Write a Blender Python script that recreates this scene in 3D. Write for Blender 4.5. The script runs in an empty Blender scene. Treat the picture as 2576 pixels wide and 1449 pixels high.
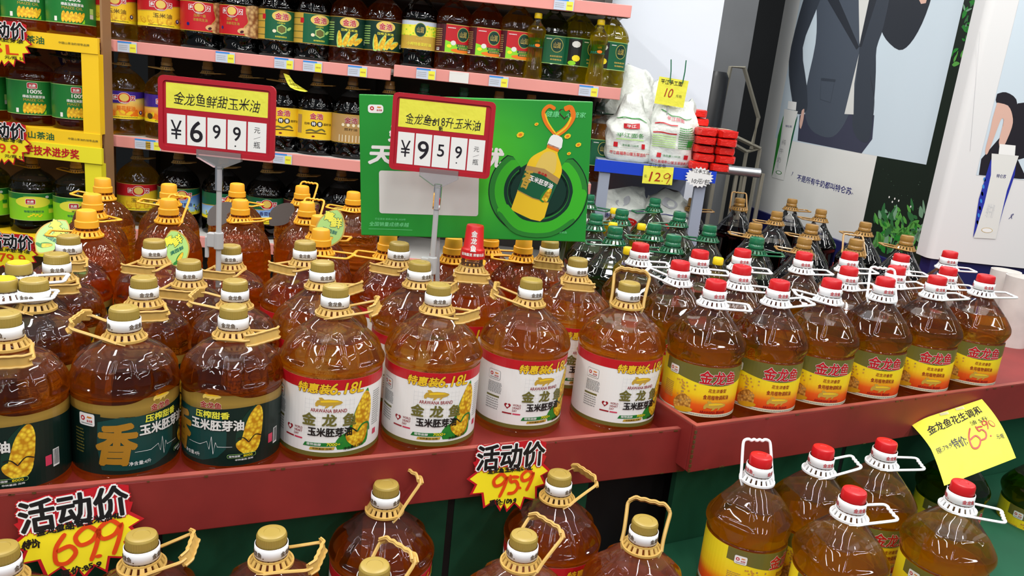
import bpy, bmesh, math, random
import numpy as np
from mathutils import Vector, Matrix
from mathutils.geometry import tessellate_polygon
random.seed(7)
SC = bpy.context.scene
COL = SC.collection
R_ = math.radians
pi = math.pi

# ------------------------------------------------------------------ camera
FPX, PITCH, ROLL, CAMH = 2000.0, R_(14.4), R_(6.0), 1.6
fw = Vector((0, math.cos(PITCH), -math.sin(PITCH)))
up0 = Vector((0, math.sin(PITCH), math.cos(PITCH)))
rc = math.cos(ROLL) * Vector((1, 0, 0)) + math.sin(ROLL) * up0
uc = -math.sin(ROLL) * Vector((1, 0, 0)) + math.cos(ROLL) * up0
CP = Vector((0, 0, CAMH))
cd = bpy.data.cameras.new('camera')
cam = bpy.data.objects.new('camera', cd)
COL.objects.link(cam)
cd.sensor_width = 36.0
cd.lens = FPX / 2576 * 36
cd.clip_start = 0.02
cam.matrix_world = Matrix(((rc.x, uc.x, -fw.x, CP.x), (rc.y, uc.y, -fw.y, CP.y), (rc.z, uc.z, -fw.z, CP.z), (0, 0, 0, 1)))
SC.camera = cam

def at(x, y, Y):            # a point seen at pixel x, y that stands at distance Y
    r = fw + rc * ((x - 1288) / FPX) - uc * ((y - 724.5) / FPX)
    return CP + r * (Y / r.y)
def on(x, y, z):            # the same on a level plane of height z
    r = fw + rc * ((x - 1288) / FPX) - uc * ((y - 724.5) / FPX)
    return CP + r * ((z - CAMH) / r.z)

# ------------------------------------------------------------------ world, lights, exposure
W = bpy.data.worlds.new('store_air')
SC.world = W
W.use_nodes = True
W.node_tree.nodes['Background'].inputs[0].default_value = (0.80, 0.86, 0.95, 1)
W.node_tree.nodes['Background'].inputs[1].default_value = 0.22
def tube_light(x, y, z, length, power, wid=0.12):
    l = bpy.data.lights.new('ceiling_tube_or_fill', 'AREA')
    l.shape = 'RECTANGLE'; l.size = wid; l.size_y = length; l.energy = power
    l.color = (1.0, 0.985, 0.95)
    o = bpy.data.objects.new('ceiling_tube_or_fill', l)
    o.location = (x, y, z)
    COL.objects.link(o)
for lx in (-2.7, -1.3, 0.1, 1.5, 2.9):
    for ly in (-2.4, 0.2, 2.3):
        tube_light(lx, ly, 3.1, 1.7, 27)
for lx in (-1.0, 0.5):  # two unseen fill lamps, added to brighten the left-facing poster
    tube_light(lx, 4.5, 3.1, 1.2, 34)
SC.view_settings.view_transform = 'Standard'
SC.view_settings.look = 'None'
SC.view_settings.gamma = 1.0
SC.view_settings.use_curve_mapping = False
SC.view_settings.exposure = 0.0
cy = SC.cycles
cy.max_bounces = 14
cy.diffuse_bounces = 3
cy.glossy_bounces = 4
cy.transmission_bounces = 12
cy.transparent_max_bounces = 24
cy.sample_clamp_indirect = 6
cy.caustics_reflective = False
cy.use_denoising = True

# ------------------------------------------------------------------ materials
def lin(c):
    return tuple(((v / 255) / 12.92 if v / 255 <= 0.04045 else ((v / 255 + 0.055) / 1.055) ** 2.4) for v in c)
MATS = {}
PAL = {}
def P(name, rgb, rough=0.5, metal=0.0, spec=0.5, noise=None, bump=None, coat=0.0):
    m = bpy.data.materials.new(name); m.use_nodes = True
    nt = m.node_tree; b = nt.nodes['Principled BSDF']
    c = lin(rgb)
    b.inputs['Base Color'].default_value = (*c, 1)
    b.inputs['Roughness'].default_value = rough
    b.inputs['Metallic'].default_value = metal
    b.inputs['Specular IOR Level'].default_value = spec
    b.inputs['Coat Weight'].default_value = coat
    m.diffuse_color = (*c, 1)
    if noise:
        sc_, amt = noise
        tc = nt.nodes.new('ShaderNodeTexCoord'); n = nt.nodes.new('ShaderNodeTexNoise')
        n.inputs['Scale'].default_value = sc_; n.inputs['Detail'].default_value = 5
        r = nt.nodes.new('ShaderNodeValToRGB')
        r.color_ramp.elements[0].position = 0.3; r.color_ramp.elements[1].position = 0.7
        r.color_ramp.elements[0].color = (*[v * (1 - amt) for v in c], 1)
        r.color_ramp.elements[1].color = (*[min(1, v * (1 + amt)) for v in c], 1)
        nt.links.new(tc.outputs['Object'], n.inputs['Vector']); nt.links.new(n.outputs['Fac'], r.inputs[0])
        nt.links.new(r.outputs[0], b.inputs['Base Color'])
    if bump:
        sc_, st = bump
        tc = nt.nodes.new('ShaderNodeTexCoord'); n = nt.nodes.new('ShaderNodeTexNoise')
        n.inputs['Scale'].default_value = sc_; n.inputs['Detail'].default_value = 3
        bp = nt.nodes.new('ShaderNodeBump'); bp.inputs['Strength'].default_value = st; bp.inputs['Distance'].default_value = 0.01
        nt.links.new(tc.outputs['Object'], n.inputs['Vector']); nt.links.new(n.outputs['Fac'], bp.inputs['Height'])
        nt.links.new(bp.outputs[0], b.inputs['Normal'])
    MATS[name] = m
    return m
def M(name):
    if isinstance(name, bpy.types.Material): return name
    if name in MATS: return MATS[name]
    return P('print_' + name, PAL[name], 0.35) if ('print_' + name) not in MATS else MATS['print_' + name]
PAL.update(white=(238, 238, 236), black=(22, 20, 20), red=(190, 22, 34), deepred=(150, 18, 30), brightred=(214, 30, 30),
    olive=(108, 104, 48), brown=(84, 62, 30), gold=(196, 160, 60), palegold=(226, 196, 96), goldtext=(236, 196, 40),
    yellow=(246, 226, 36), lemon=(236, 232, 70), orange=(232, 120, 24), maroon=(110, 20, 36), wine=(84, 22, 34),
    green=(30, 120, 50), darkgreen=(12, 52, 40), deepgreen=(8, 34, 28), midgreen=(18, 92, 58), lime=(140, 214, 40),
    leaf=(40, 130, 46), palegreen=(170, 214, 120), blue=(30, 60, 170), sky=(60, 140, 220), navy=(24, 26, 110), purple=(62, 36, 140),
    grey=(150, 150, 150), lightgrey=(206, 208, 210), midgrey=(104, 106, 108), cream=(232, 222, 190), peanut=(214, 176, 120),
    bean=(206, 150, 62), kernel=(240, 200, 40), kernel2=(214, 160, 24), teal=(20, 110, 90), pinkred=(206, 60, 90), tan=(176, 140, 84),
    lightblue=(196, 206, 222), paleblue=(202, 216, 226), jacket=(58, 64, 74), jacket2=(74, 82, 94), jacket3=(44, 48, 56), trouser=(62, 64, 82),
    shirt=(214, 214, 210), skin=(216, 176, 160), skin2=(190, 146, 130), nightgreen=(26, 36, 28), foliage=(88, 160, 70), foliage2=(52, 110, 62), foliage3=(120, 160, 130),
    offwhite=(224, 224, 220), mint=(120, 226, 150), vividgreen=(36, 150, 46), signgreen=(30, 146, 48), shade=(176, 178, 184), cartonblue=(40, 50, 160), ink=(30, 26, 34),
    redink=(170, 46, 26), orangeink=(222, 70, 16), markerred=(206, 76, 30), darkteal=(14, 64, 60))
PAL['darkmaroon'] = (70, 14, 26); PAL['ribbon'] = (60, 180, 40)

def gradient_z(name, stops, rough=0.35):
    m = bpy.data.materials.new(name); m.use_nodes = True
    nt = m.node_tree; b = nt.nodes['Principled BSDF']
    tc = nt.nodes.new('ShaderNodeTexCoord'); s = nt.nodes.new('ShaderNodeSeparateXYZ')
    r = nt.nodes.new('ShaderNodeValToRGB'); mr = nt.nodes.new('ShaderNodeMapRange')
    z0, z1 = stops[0][0], stops[-1][0]
    mr.inputs['From Min'].default_value = z0; mr.inputs['From Max'].default_value = z1
    while len(r.color_ramp.elements) < len(stops): r.color_ramp.elements.new(0.5)
    for e, (z, c) in zip(r.color_ramp.elements, stops):
        e.position = (z - z0) / (z1 - z0); e.color = (*lin(c), 1)
    nt.links.new(tc.outputs['Object'], s.inputs[0]); nt.links.new(s.outputs['Z'], mr.inputs['Value'])
    nt.links.new(mr.outputs[0], r.inputs[0]); nt.links.new(r.outputs[0], b.inputs['Base Color'])
    b.inputs['Roughness'].default_value = rough
    MATS[name] = m
    return m

def glow_print(name, c0, c1, centre, rad):       # a printed soft round tint
    m = bpy.data.materials.new(name); m.use_nodes = True
    nt = m.node_tree; b = nt.nodes['Principled BSDF']
    tc = nt.nodes.new('ShaderNodeTexCoord'); v = nt.nodes.new('ShaderNodeVectorMath'); v.operation = 'DISTANCE'; v.inputs[1].default_value = centre
    mr = nt.nodes.new('ShaderNodeMapRange'); mr.inputs['From Max'].default_value = rad; mr.interpolation_type = 'SMOOTHSTEP'
    r = nt.nodes.new('ShaderNodeValToRGB'); r.color_ramp.elements[0].color = (*lin(c0), 1); r.color_ramp.elements[1].color = (*lin(c1), 1)
    nt.links.new(tc.outputs['Object'], v.inputs[0]); nt.links.new(v.outputs['Value'], mr.inputs['Value']); nt.links.new(mr.outputs[0], r.inputs[0])
    nt.links.new(r.outputs[0], b.inputs['Base Color']); b.inputs['Roughness'].default_value = .4
    MATS[name] = m
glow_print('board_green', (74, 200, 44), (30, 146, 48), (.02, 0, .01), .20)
glow_print('poster_blue', (206, 220, 232), (188, 202, 216), (0, 0, 1.5), 1.5)

def cells(name, c0, c1, scale, rough=0.4):
    m = bpy.data.materials.new(name); m.use_nodes = True
    nt = m.node_tree; b = nt.nodes['Principled BSDF']
    tc = nt.nodes.new('ShaderNodeTexCoord'); v = nt.nodes.new('ShaderNodeTexVoronoi'); v.inputs['Scale'].default_value = scale
    r = nt.nodes.new('ShaderNodeValToRGB')
    r.color_ramp.elements[0].color = (*lin(c0), 1); r.color_ramp.elements[1].color = (*lin(c1), 1)
    r.color_ramp.elements[0].position = 0.1; r.color_ramp.elements[1].position = 0.75
    nt.links.new(tc.outputs['Object'], v.inputs['Vector']); nt.links.new(v.outputs['Distance'], r.inputs[0])
    nt.links.new(r.outputs[0], b.inputs['Base Color']); b.inputs['Roughness'].default_value = rough
    MATS[name] = m
    return m

def oil(name, rgb, glow, ior=1.36, mix=0.22):
    m = bpy.data.materials.new(name); m.use_nodes = True
    nt = m.node_tree; nt.nodes.clear()
    out = nt.nodes.new('ShaderNodeOutputMaterial')
    rf = nt.nodes.new('ShaderNodeBsdfRefraction'); rf.inputs['Color'].default_value = (*lin(rgb), 1); rf.inputs['IOR'].default_value = ior
    rf.inputs['Roughness'].default_value = 0.0
    tr = nt.nodes.new('ShaderNodeBsdfTransparent'); tr.inputs['Color'].default_value = (*lin(rgb), 1)
    tl = nt.nodes.new('ShaderNodeBsdfTranslucent'); tl.inputs['Color'].default_value = (*lin(glow), 1)
    gl = nt.nodes.new('ShaderNodeBsdfGlossy'); gl.inputs['Roughness'].default_value = 0.04
    fr = nt.nodes.new('ShaderNodeFresnel'); fr.inputs['IOR'].default_value = 1.55
    geo = nt.nodes.new('ShaderNodeNewGeometry')
    m0 = nt.nodes.new('ShaderNodeMixShader'); m0.inputs[0].default_value = 0.45
    m1 = nt.nodes.new('ShaderNodeMixShader'); m1.inputs[0].default_value = mix
    m2 = nt.nodes.new('ShaderNodeMixShader')
    mul = nt.nodes.new('ShaderNodeMath'); mul.operation = 'MULTIPLY'
    sub = nt.nodes.new('ShaderNodeMath'); sub.operation = 'SUBTRACT'; sub.inputs[0].default_value = 1
    L = nt.links.new
    L(rf.outputs[0], m0.inputs[1]); L(tr.outputs[0], m0.inputs[2])
    L(m0.outputs[0], m1.inputs[1]); L(tl.outputs[0], m1.inputs[2])
    L(geo.outputs['Backfacing'], sub.inputs[1]); L(fr.outputs[0], mul.inputs[0]); L(sub.outputs[0], mul.inputs[1])
    L(mul.outputs[0], m2.inputs[0]); L(m1.outputs[0], m2.inputs[1]); L(gl.outputs[0], m2.inputs[2])
    L(m2.outputs[0], out.inputs[0])
    MATS[name] = m
    return m

def clear(name, rgb=(245, 245, 245), ior=1.45, haze=0.0, gloss=(255, 255, 255), rough=0.04):
    m = bpy.data.materials.new(name); m.use_nodes = True
    nt = m.node_tree; nt.nodes.clear()
    out = nt.nodes.new('ShaderNodeOutputMaterial')
    tr = nt.nodes.new('ShaderNodeBsdfTransparent'); tr.inputs['Color'].default_value = (*lin(rgb), 1)
    df = nt.nodes.new('ShaderNodeBsdfDiffuse'); df.inputs['Color'].default_value = (*lin(gloss), 1)
    gl = nt.nodes.new('ShaderNodeBsdfGlossy'); gl.inputs['Roughness'].default_value = rough
    fr = nt.nodes.new('ShaderNodeFresnel'); fr.inputs['IOR'].default_value = ior
    m0 = nt.nodes.new('ShaderNodeMixShader'); m0.inputs[0].default_value = haze
    m2 = nt.nodes.new('ShaderNodeMixShader')
    L = nt.links.new
    L(tr.outputs[0], m0.inputs[1]); L(df.outputs[0], m0.inputs[2])
    L(fr.outputs[0], m2.inputs[0]); L(m0.outputs[0], m2.inputs[1]); L(gl.outputs[0], m2.inputs[2])
    L(m2.outputs[0], out.inputs[0])
    MATS[name] = m
    return m

oil('oil_amber', (248, 220, 146), (232, 162, 40), mix=0.27)
oil('oil_deep_amber', (248, 206, 126), (230, 140, 28), mix=0.27)
oil('oil_low_gold_lit', (248, 214, 134), (232, 150, 34), mix=0.33)  # amber oil copy with more glow, light from above put into its colour
oil('oil_low_yellow_lit', (246, 226, 136), (216, 168, 34), mix=0.36)  # lighter copy of the yellow oil, top light put into its colour
oil('oil_yellow', (240, 212, 122), (190, 142, 26))
oil('oil_orange', (250, 208, 122), (242, 150, 38), mix=0.3)
oil('oil_green', (176, 190, 90), (86, 110, 24))
oil('oil_bright', (238, 226, 60), (226, 206, 20), mix=0.35)
oil('oil_dark', (70, 42, 24), (30, 18, 10), mix=0.3)
oil('oil_black', (34, 22, 22), (16, 10, 10), mix=0.4)
clear('clear_plastic', (251, 249, 247), haze=0.012)
clear('amber_plastic', (232, 186, 130), haze=0.06, gloss=(214, 130, 60))
clear('dark_clear', (120, 110, 104), haze=0.02)
oil('shelf_yellow', (240, 224, 130), (214, 170, 40), mix=0.5)
oil('shelf_amber', (240, 196, 120), (206, 124, 34), mix=0.42)
clear('green_clear', (206, 226, 176), haze=0.02)
clear('holder_plastic', (235, 235, 240), haze=0.15)
clear('wrap_film', (244, 244, 244), haze=0.30)
PAL['tagback'] = (44, 28, 18); PAL['bronzeprint'] = (168, 120, 34)
P('gold_cap', (166, 142, 66), 0.36, spec=0.6)
P('tan_plastic', (202, 164, 88), 0.4)
P('white_plastic', (238, 240, 242), 0.35)
P('red_plastic', (205, 26, 32), 0.32)
P('orange_plastic', (240, 172, 40), 0.4)
P('wood_plastic', (186, 150, 86), 0.4)
P('bronze_plastic', (160, 120, 58), 0.3, coat=0.5)
P('green_plastic', (14, 92, 56), 0.25, coat=0.5)
P('black_green_plastic', (18, 44, 34), 0.3)
P('yellow_plastic', (246, 212, 24), 0.35)
P('dark_plastic', (24, 24, 26), 0.35)
P('maroon_plastic', (130, 20, 40), 0.35)
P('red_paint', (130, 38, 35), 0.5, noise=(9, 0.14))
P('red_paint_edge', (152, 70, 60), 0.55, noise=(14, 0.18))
P('green_cloth', (10, 84, 56), 0.75, noise=(5, 0.12))
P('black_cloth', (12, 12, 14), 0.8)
P('pink_rail', (226, 150, 142), 0.4, noise=(3, 0.10))
P('shelf_steel', (206, 204, 200), 0.45)
P('shelf_back', (66, 62, 58), 0.6)
P('rack_yellow', (246, 200, 24), 0.5, noise=(4, 0.05))
P('rack_lemon', (238, 226, 40), 0.5)
P('cardboard', (150, 112, 74), 0.7)
P('sign_red', (176, 26, 42), 0.35)
P('paper_yellow', (232, 228, 70), 0.6, bump=(30, 0.25))
P('paper_white', (232, 232, 232), 0.55)
P('steel', (190, 192, 196), 0.3, metal=0.8)
P('pole_grey', (176, 176, 178), 0.35)
P('wall_white', (226, 232, 242), 0.6)
P('wall_dark', (20, 23, 26), 0.8, noise=(2, 0.2))
P('pillar_grey', (112, 114, 116), 0.8, noise=(3, 0.1))
P('floor_grey', (70, 74, 72), 0.5, noise=(2, 0.2))
P('table_blue', (14, 62, 196), 0.4)
P('table_leg', (150, 158, 176), 0.45)
P('bag_white', (214, 218, 212), 0.3, noise=(7, .10), bump=(22, 0.9))
P('noodle_cream', (222, 214, 190), 0.6)
P('pack_red', (212, 34, 26), 0.28, bump=(40, 0.5))
P('poster_white', (222, 222, 222), 0.5)
P('poster_back', (34, 42, 34), 0.5, noise=(4, 0.5))
P('navy_base', (20, 22, 84), 0.5)
P('marble_wrap', (214, 210, 206), 0.45, noise=(12, 0.12))
P('frame_metal', (140, 136, 122), 0.5, metal=0.3)
P('greencap_top', (30, 110, 74), 0.25, coat=0.6)
cells('corn_kernels', (252, 222, 60), (190, 130, 16), 150)
cells('corn_far', (250, 214, 50), (214, 160, 30), 110)
cells('peanuts', (226, 190, 130), (140, 86, 50), 70)
cells('beans', (232, 180, 84), (150, 96, 30), 160)
gradient_z('peanut_label', [(0.035, (206, 40, 16)), (0.062, (232, 96, 20)), (0.084, (246, 206, 30)), (0.12, (246, 228, 40))])
gradient_z('foil_gold', [(0.12, (96, 76, 28)), (0.142, (158, 128, 56)), (0.17, (104, 82, 32))], 0.3)
gradient_z('sunflower_print', [(0.06, (240, 200, 50)), (0.09, (236, 140, 40)), (0.13, (246, 214, 110))])
gradient_z('sky_print', [(0.06, (150, 200, 60)), (0.085, (170, 210, 240)), (0.15, (20, 100, 210))])

# ------------------------------------------------------------------ objects
def link(o, parent=None):
    COL.objects.link(o)
    if parent is not None: o.parent = parent
    return o
def tag(o, label=None, cat=None, group=None, kind=None):
    if label: o['label'] = label
    if cat: o['category'] = cat
    if group: o['group'] = group
    if kind: o['kind'] = kind
    return o
def empty(name, loc=(0, 0, 0), rz=0, label=None, cat=None, group=None):
    o = bpy.data.objects.new(name, None); o.location = loc; o.rotation_euler = (0, 0, rz)
    o.empty_display_size = 0.05
    link(o); tag(o, label, cat, group)
    return o
def mesh(name, vs, fs, mats, mi=None, smooth=False, parent=None):
    me = bpy.data.meshes.new(name)
    me.from_pydata([tuple(v) for v in vs], [], fs)
    if not isinstance(mats, (list, tuple)): mats = [mats]
    for m in mats: me.materials.append(M(m))
    if mi is not None: me.polygons.foreach_set('material_index', mi)
    if smooth: me.polygons.foreach_set('use_smooth', [True] * len(me.polygons))
    me.update()
    return link(bpy.data.objects.new(name, me), parent)
class Geo:
    def __init__(s): s.v = []; s.f = []; s.m = []
    def add(s, vs, fs, m=0):
        b = len(s.v); s.v += [Vector(v) for v in vs]; s.f += [tuple(i + b for i in f) for f in fs]; s.m += [m] * len(fs)
    def box(s, lo, hi, m=0, T=None, bev=0.0):
        x0, y0, z0 = lo; x1, y1, z1 = hi
        vs = [Vector(p) for p in ((x0, y0, z0), (x1, y0, z0), (x1, y1, z0), (x0, y1, z0), (x0, y0, z1), (x1, y0, z1), (x1, y1, z1), (x0, y1, z1))]
        if T: vs = [T @ v for v in vs]
        s.add(vs, [(0, 3, 2, 1), (4, 5, 6, 7), (0, 1, 5, 4), (1, 2, 6, 5), (2, 3, 7, 6), (3, 0, 4, 7)], m)
    def tube(s, pts, r, n=8, m=0, closed=False, ry=None):
        pts = [Vector(p) for p in pts]; k = len(pts); rings = []
        for i, p in enumerate(pts):
            a = pts[(i - 1) % k] if (closed or i > 0) else p; b = pts[(i + 1) % k] if (closed or i < k - 1) else p
            t = (b - a).normalized()
            u = t.cross(Vector((0, 0, 1)))
            if u.length < 0.05: u = t.cross(Vector((0, 1, 0)))
            u.normalize(); w = u.cross(t)
            rr = r[i] if isinstance(r, (list, tuple)) else r
            r2 = (ry[i] if isinstance(ry, (list, tuple)) else ry) if ry is not None else rr
            rings.append([p + u * math.cos(2 * pi * j / n) * rr + w * math.sin(2 * pi * j / n) * r2 for j in range(n)])
        vs = [v for rg in rings for v in rg]; fs = []
        for i in range(k if closed else k - 1):
            for j in range(n):
                a = i * n + j; b = i * n + (j + 1) % n; c = ((i + 1) % k) * n + (j + 1) % n; d = ((i + 1) % k) * n + j
                fs.append((a, b, c, d))
        if not closed: fs += [tuple(range(n))[::-1], tuple(range((k - 1) * n, k * n))]
        s.add(vs, fs, m)
    def lathe(s, prof, n=32, m=0, rib=0.0, ribz=None, cap=(True, True)):
        vs = []; fs = []
        for (z, r) in prof:
            for j in range(n):
                q = r - (rib if (rib and j % 2 and ribz[0] <= z <= ribz[1]) else 0)
                a = 2 * pi * j / n; vs.append((q * math.sin(a), -q * math.cos(a), z))
        for i in range(len(prof) - 1):
            for j in range(n):
                fs.append((i * n + j, i * n + (j + 1) % n, (i + 1) * n + (j + 1) % n, (i + 1) * n + j))
        if cap[0]: fs.append(tuple(range(n))[::-1])
        if cap[1]: fs.append(tuple(range((len(prof) - 1) * n, len(prof) * n)))
        s.add(vs, fs, m)
    def build(s, name, mats, parent=None, smooth=False):
        return mesh(name, s.v, s.f, mats, s.m, smooth, parent)
def bevel(o, w=0.003, seg=2):
    md = o.modifiers.new('b', 'BEVEL'); md.width = w; md.segments = seg; md.limit_method = 'ANGLE'
    return o
def autosmooth(o, deg=40):
    me = o.data; bm = bmesh.new(); bm.from_mesh(me)
    for e in bm.edges:
        e.smooth = not (len(e.link_faces) == 2 and e.calc_face_angle(0) > R_(deg))
    for f in bm.faces: f.smooth = True
    bm.to_mesh(me); bm.free()
    return o
def box(name, lo, hi, m, parent=None, T=None, bev=0.0):
    g = Geo(); g.box(lo, hi, 0, T); o = g.build(name, m, parent)
    if bev: bevel(o, bev)
    return o
def clone(o, parent=None):
    c = o.copy(); link(c, parent)
    for ch in o.children: clone(ch, c)
    return c

# ------------------------------------------------------------------ flat print
TXT = {}
def glyphs(s, bold=0.0, res=2):
    if all(ord(c) < 256 for c in s): res = 5
    k = (s, bold, res)
    if k not in TXT:
        c = bpy.data.curves.new('t', 'FONT'); c.body = s; c.size = 1; c.resolution_u = res; c.offset = bold
        o = bpy.data.objects.new('t', c); COL.objects.link(o)
        dg = bpy.context.evaluated_depsgraph_get(); dg.update()
        me = o.evaluated_get(dg).to_mesh()
        vs = [(v.co.x, v.co.y) for v in me.vertices]; fs = [tuple(p.vertices) for p in me.polygons]
        bpy.data.objects.remove(o); bpy.data.curves.remove(c)
        TXT[k] = (vs, fs)
    return TXT[k]
def smoothline(pts, n=6):
    out = []
    for i in range(len(pts) - 1):
        p0 = pts[max(i - 1, 0)]; p1 = pts[i]; p2 = pts[i + 1]; p3 = pts[min(i + 2, len(pts) - 1)]
        for k in range(n):
            t = k / n
            out.append(tuple(0.5 * ((2 * b) + (-a + c) * t + (2 * a - 5 * b + 4 * c - d) * t * t + (-a + 3 * b - 3 * c + d) * t ** 3) for a, b, c, d in zip(p0, p1, p2, p3)))
    out.append(tuple(pts[-1]))
    return out
class Art:
    def __init__(s): s.it = []
    def raw(s, vs, fs, m, L): s.it.append((vs, fs, m, L)); return s
    def rect(s, x0, y0, x1, y1, m, L=1): return s.raw([(x0, y0), (x1, y0), (x1, y1), (x0, y1)], [(0, 1, 2, 3)], m, L)
    def poly(s, pts, m, L=1, smooth=0):
        if smooth: pts = smoothline(list(pts) + [pts[0]], smooth)[:-1]
        t = tessellate_polygon([[Vector((p[0], p[1], 0)) for p in pts]])
        fs = []
        for a, b, c in t:
            A, B, C = pts[a], pts[b], pts[c]
            fs.append((a, b, c) if (B[0] - A[0]) * (C[1] - A[1]) - (B[1] - A[1]) * (C[0] - A[0]) > 0 else (a, c, b))
        return s.raw(list(pts), fs, m, L)
    def ell(s, cx, cy, rx, ry, m, L=1, rot=0.0, n=22):
        c, q = math.cos(rot), math.sin(rot); pts = []
        for i in range(n):
            a = 2 * pi * i / n; x = rx * math.cos(a); y = ry * math.sin(a); pts.append((cx + x * c - y * q, cy + x * q + y * c))
        return s.raw(pts, [tuple(range(n))], m, L)
    def rrect(s, x0, y0, x1, y1, r, m, L=1, n=4):
        pts = []
        for cx, cy_, a0 in ((x1 - r, y1 - r, 0), (x0 + r, y1 - r, 90), (x0 + r, y0 + r, 180), (x1 - r, y0 + r, 270)):
            for i in range(n + 1):
                a = R_(a0 + 90 * i / n); pts.append((cx + r * math.cos(a), cy_ + r * math.sin(a)))
        return s.raw(pts, [tuple(range(len(pts)))], m, L)
    def text(s, t, cx, cy, w, h, m, L=2, bold=0.0, shear=0.0, rot=0.0, jit=0.0, ref=None):
        if bold > 0.004:       # a heavier face: the glyphs repeated around a small ring
            st = random.getstate(); k = 4 if bold < .03 else 8; kx = h / 1.0
            for i in range(k):
                a_ = 2 * pi * (i + .5) / k; random.setstate(st)
                s.text(t, cx + bold * kx * math.cos(a_), cy + bold * kx * math.sin(a_), w, h, m, L + i * .8 / k, 0, shear, rot, jit)
            return s
        vs, fs = glyphs(t, 0)
        if not vs: return s
        rv = glyphs(t, 0)[0] if ref is None else ref
        x0 = min(v[0] for v in rv); x1 = max(v[0] for v in rv); y0 = min(v[1] for v in rv); y1 = max(v[1] for v in rv)
        c, q = math.cos(rot), math.sin(rot); out = []
        sx = w / (x1 - x0); sy = h / (y1 - y0)
        ph = random.random() * 6
        for (x, y) in vs:
            X = (x - (x0 + x1) / 2) * sx; Y = (y - (y0 + y1) / 2) * sy
            if jit:
                X += jit * h * math.sin(Y / h * 5 + X / h * 2.1 + ph); Y += jit * h * math.sin(X / h * 3.3 + ph * 2)
            X += Y * shear
            out.append((cx + X * c - Y * q, cy + X * q + Y * c))
        return s.raw(out, fs, m, L)
    def spaced(s, t, cx, cy, pitch, w, h, m, L=2, bold=0.0, **k):
        for i, c in enumerate(t): s.text(c, cx + (i - (len(t) - 1) / 2) * pitch, cy, w, h, m, L, bold, **k)
        return s
    def otext(s, t, cx, cy, w, h, m, om, L=2, bold=0.02, ob=0.05, shear=0.0, rot=0.0, jit=0.0):
        st = random.getstate(); s.text(t, cx, cy, w, h, om, L, ob, shear, rot, jit); random.setstate(st)
        return s.text(t, cx, cy, w, h, m, L + 1, bold, shear, rot, jit)
    def stroke(s, pts, wd, m, L=2, n=6, closed=False):
        p = smoothline(pts, n) if n else list(pts)
        vs = []; fs = []; k = len(p)
        for i in range(k):
            a = p[max(i - 1, 0)]; b = p[min(i + 1, k - 1)]
            dx, dy = b[0] - a[0], b[1] - a[1]; l = math.hypot(dx, dy) or 1e-6
            ww = wd / 2 * (1 if 0 < i < k - 1 else 0.6)
            vs += [(p[i][0] - dy / l * ww, p[i][1] + dx / l * ww), (p[i][0] + dy / l * ww, p[i][1] - dx / l * ww)]
            if i: fs.append((2 * i - 2, 2 * i - 1, 2 * i + 1, 2 * i))
        return s.raw(vs, fs, m, L)
    def build(s, name, mapf, parent=None, step=None, dl=0.00018, base=0.0004):
        bm = bmesh.new(); names = []
        for vs, fs, m, L in s.it:
            if m not in names: names.append(m)
            mi = names.index(m); bv = [bm.verts.new((x, y, L)) for x, y in vs]
            for f in fs:
                try: fc = bm.faces.new([bv[i] for i in f]); fc.material_index = mi
                except ValueError: pass
        if step:
            xs = [v.co.x for v in bm.verts]; a = math.floor(min(xs) / step) + 1
            while a * step < max(xs):
                bmesh.ops.bisect_plane(bm, geom=bm.verts[:] + bm.edges[:] + bm.faces[:], dist=1e-7, plane_co=(a * step, 0, 0), plane_no=(1, 0, 0)); a += 1
        for v in bm.verts: v.co = mapf(v.co.x, v.co.y, base + dl * v.co.z)
        me = bpy.data.meshes.new(name)
        bm.to_mesh(me); bm.free()
        for nme in names: me.materials.append(M(nme))
        return link(bpy.data.objects.new(name, me), parent)
def plane_map(O, ex, ey):
    O = Vector(O); ex = Vector(ex).normalized(); ey = Vector(ey).normalized(); n = ex.cross(ey)
    return lambda x, y, off: O + ex * x + ey * y + n * off
def cyl_map(R, z0=0.0, sq=None):
    def f(x, y, off):
        t = x / R; q = 1.0
        if sq: q = 1 + .9 * ((abs(math.cos(t)) ** sq + abs(math.sin(t)) ** sq) ** (-1 / sq) - 1)
        return Vector(((R * q + off) * math.sin(t), -(R * q + off) * math.cos(t), z0 + y))
    return f
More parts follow.
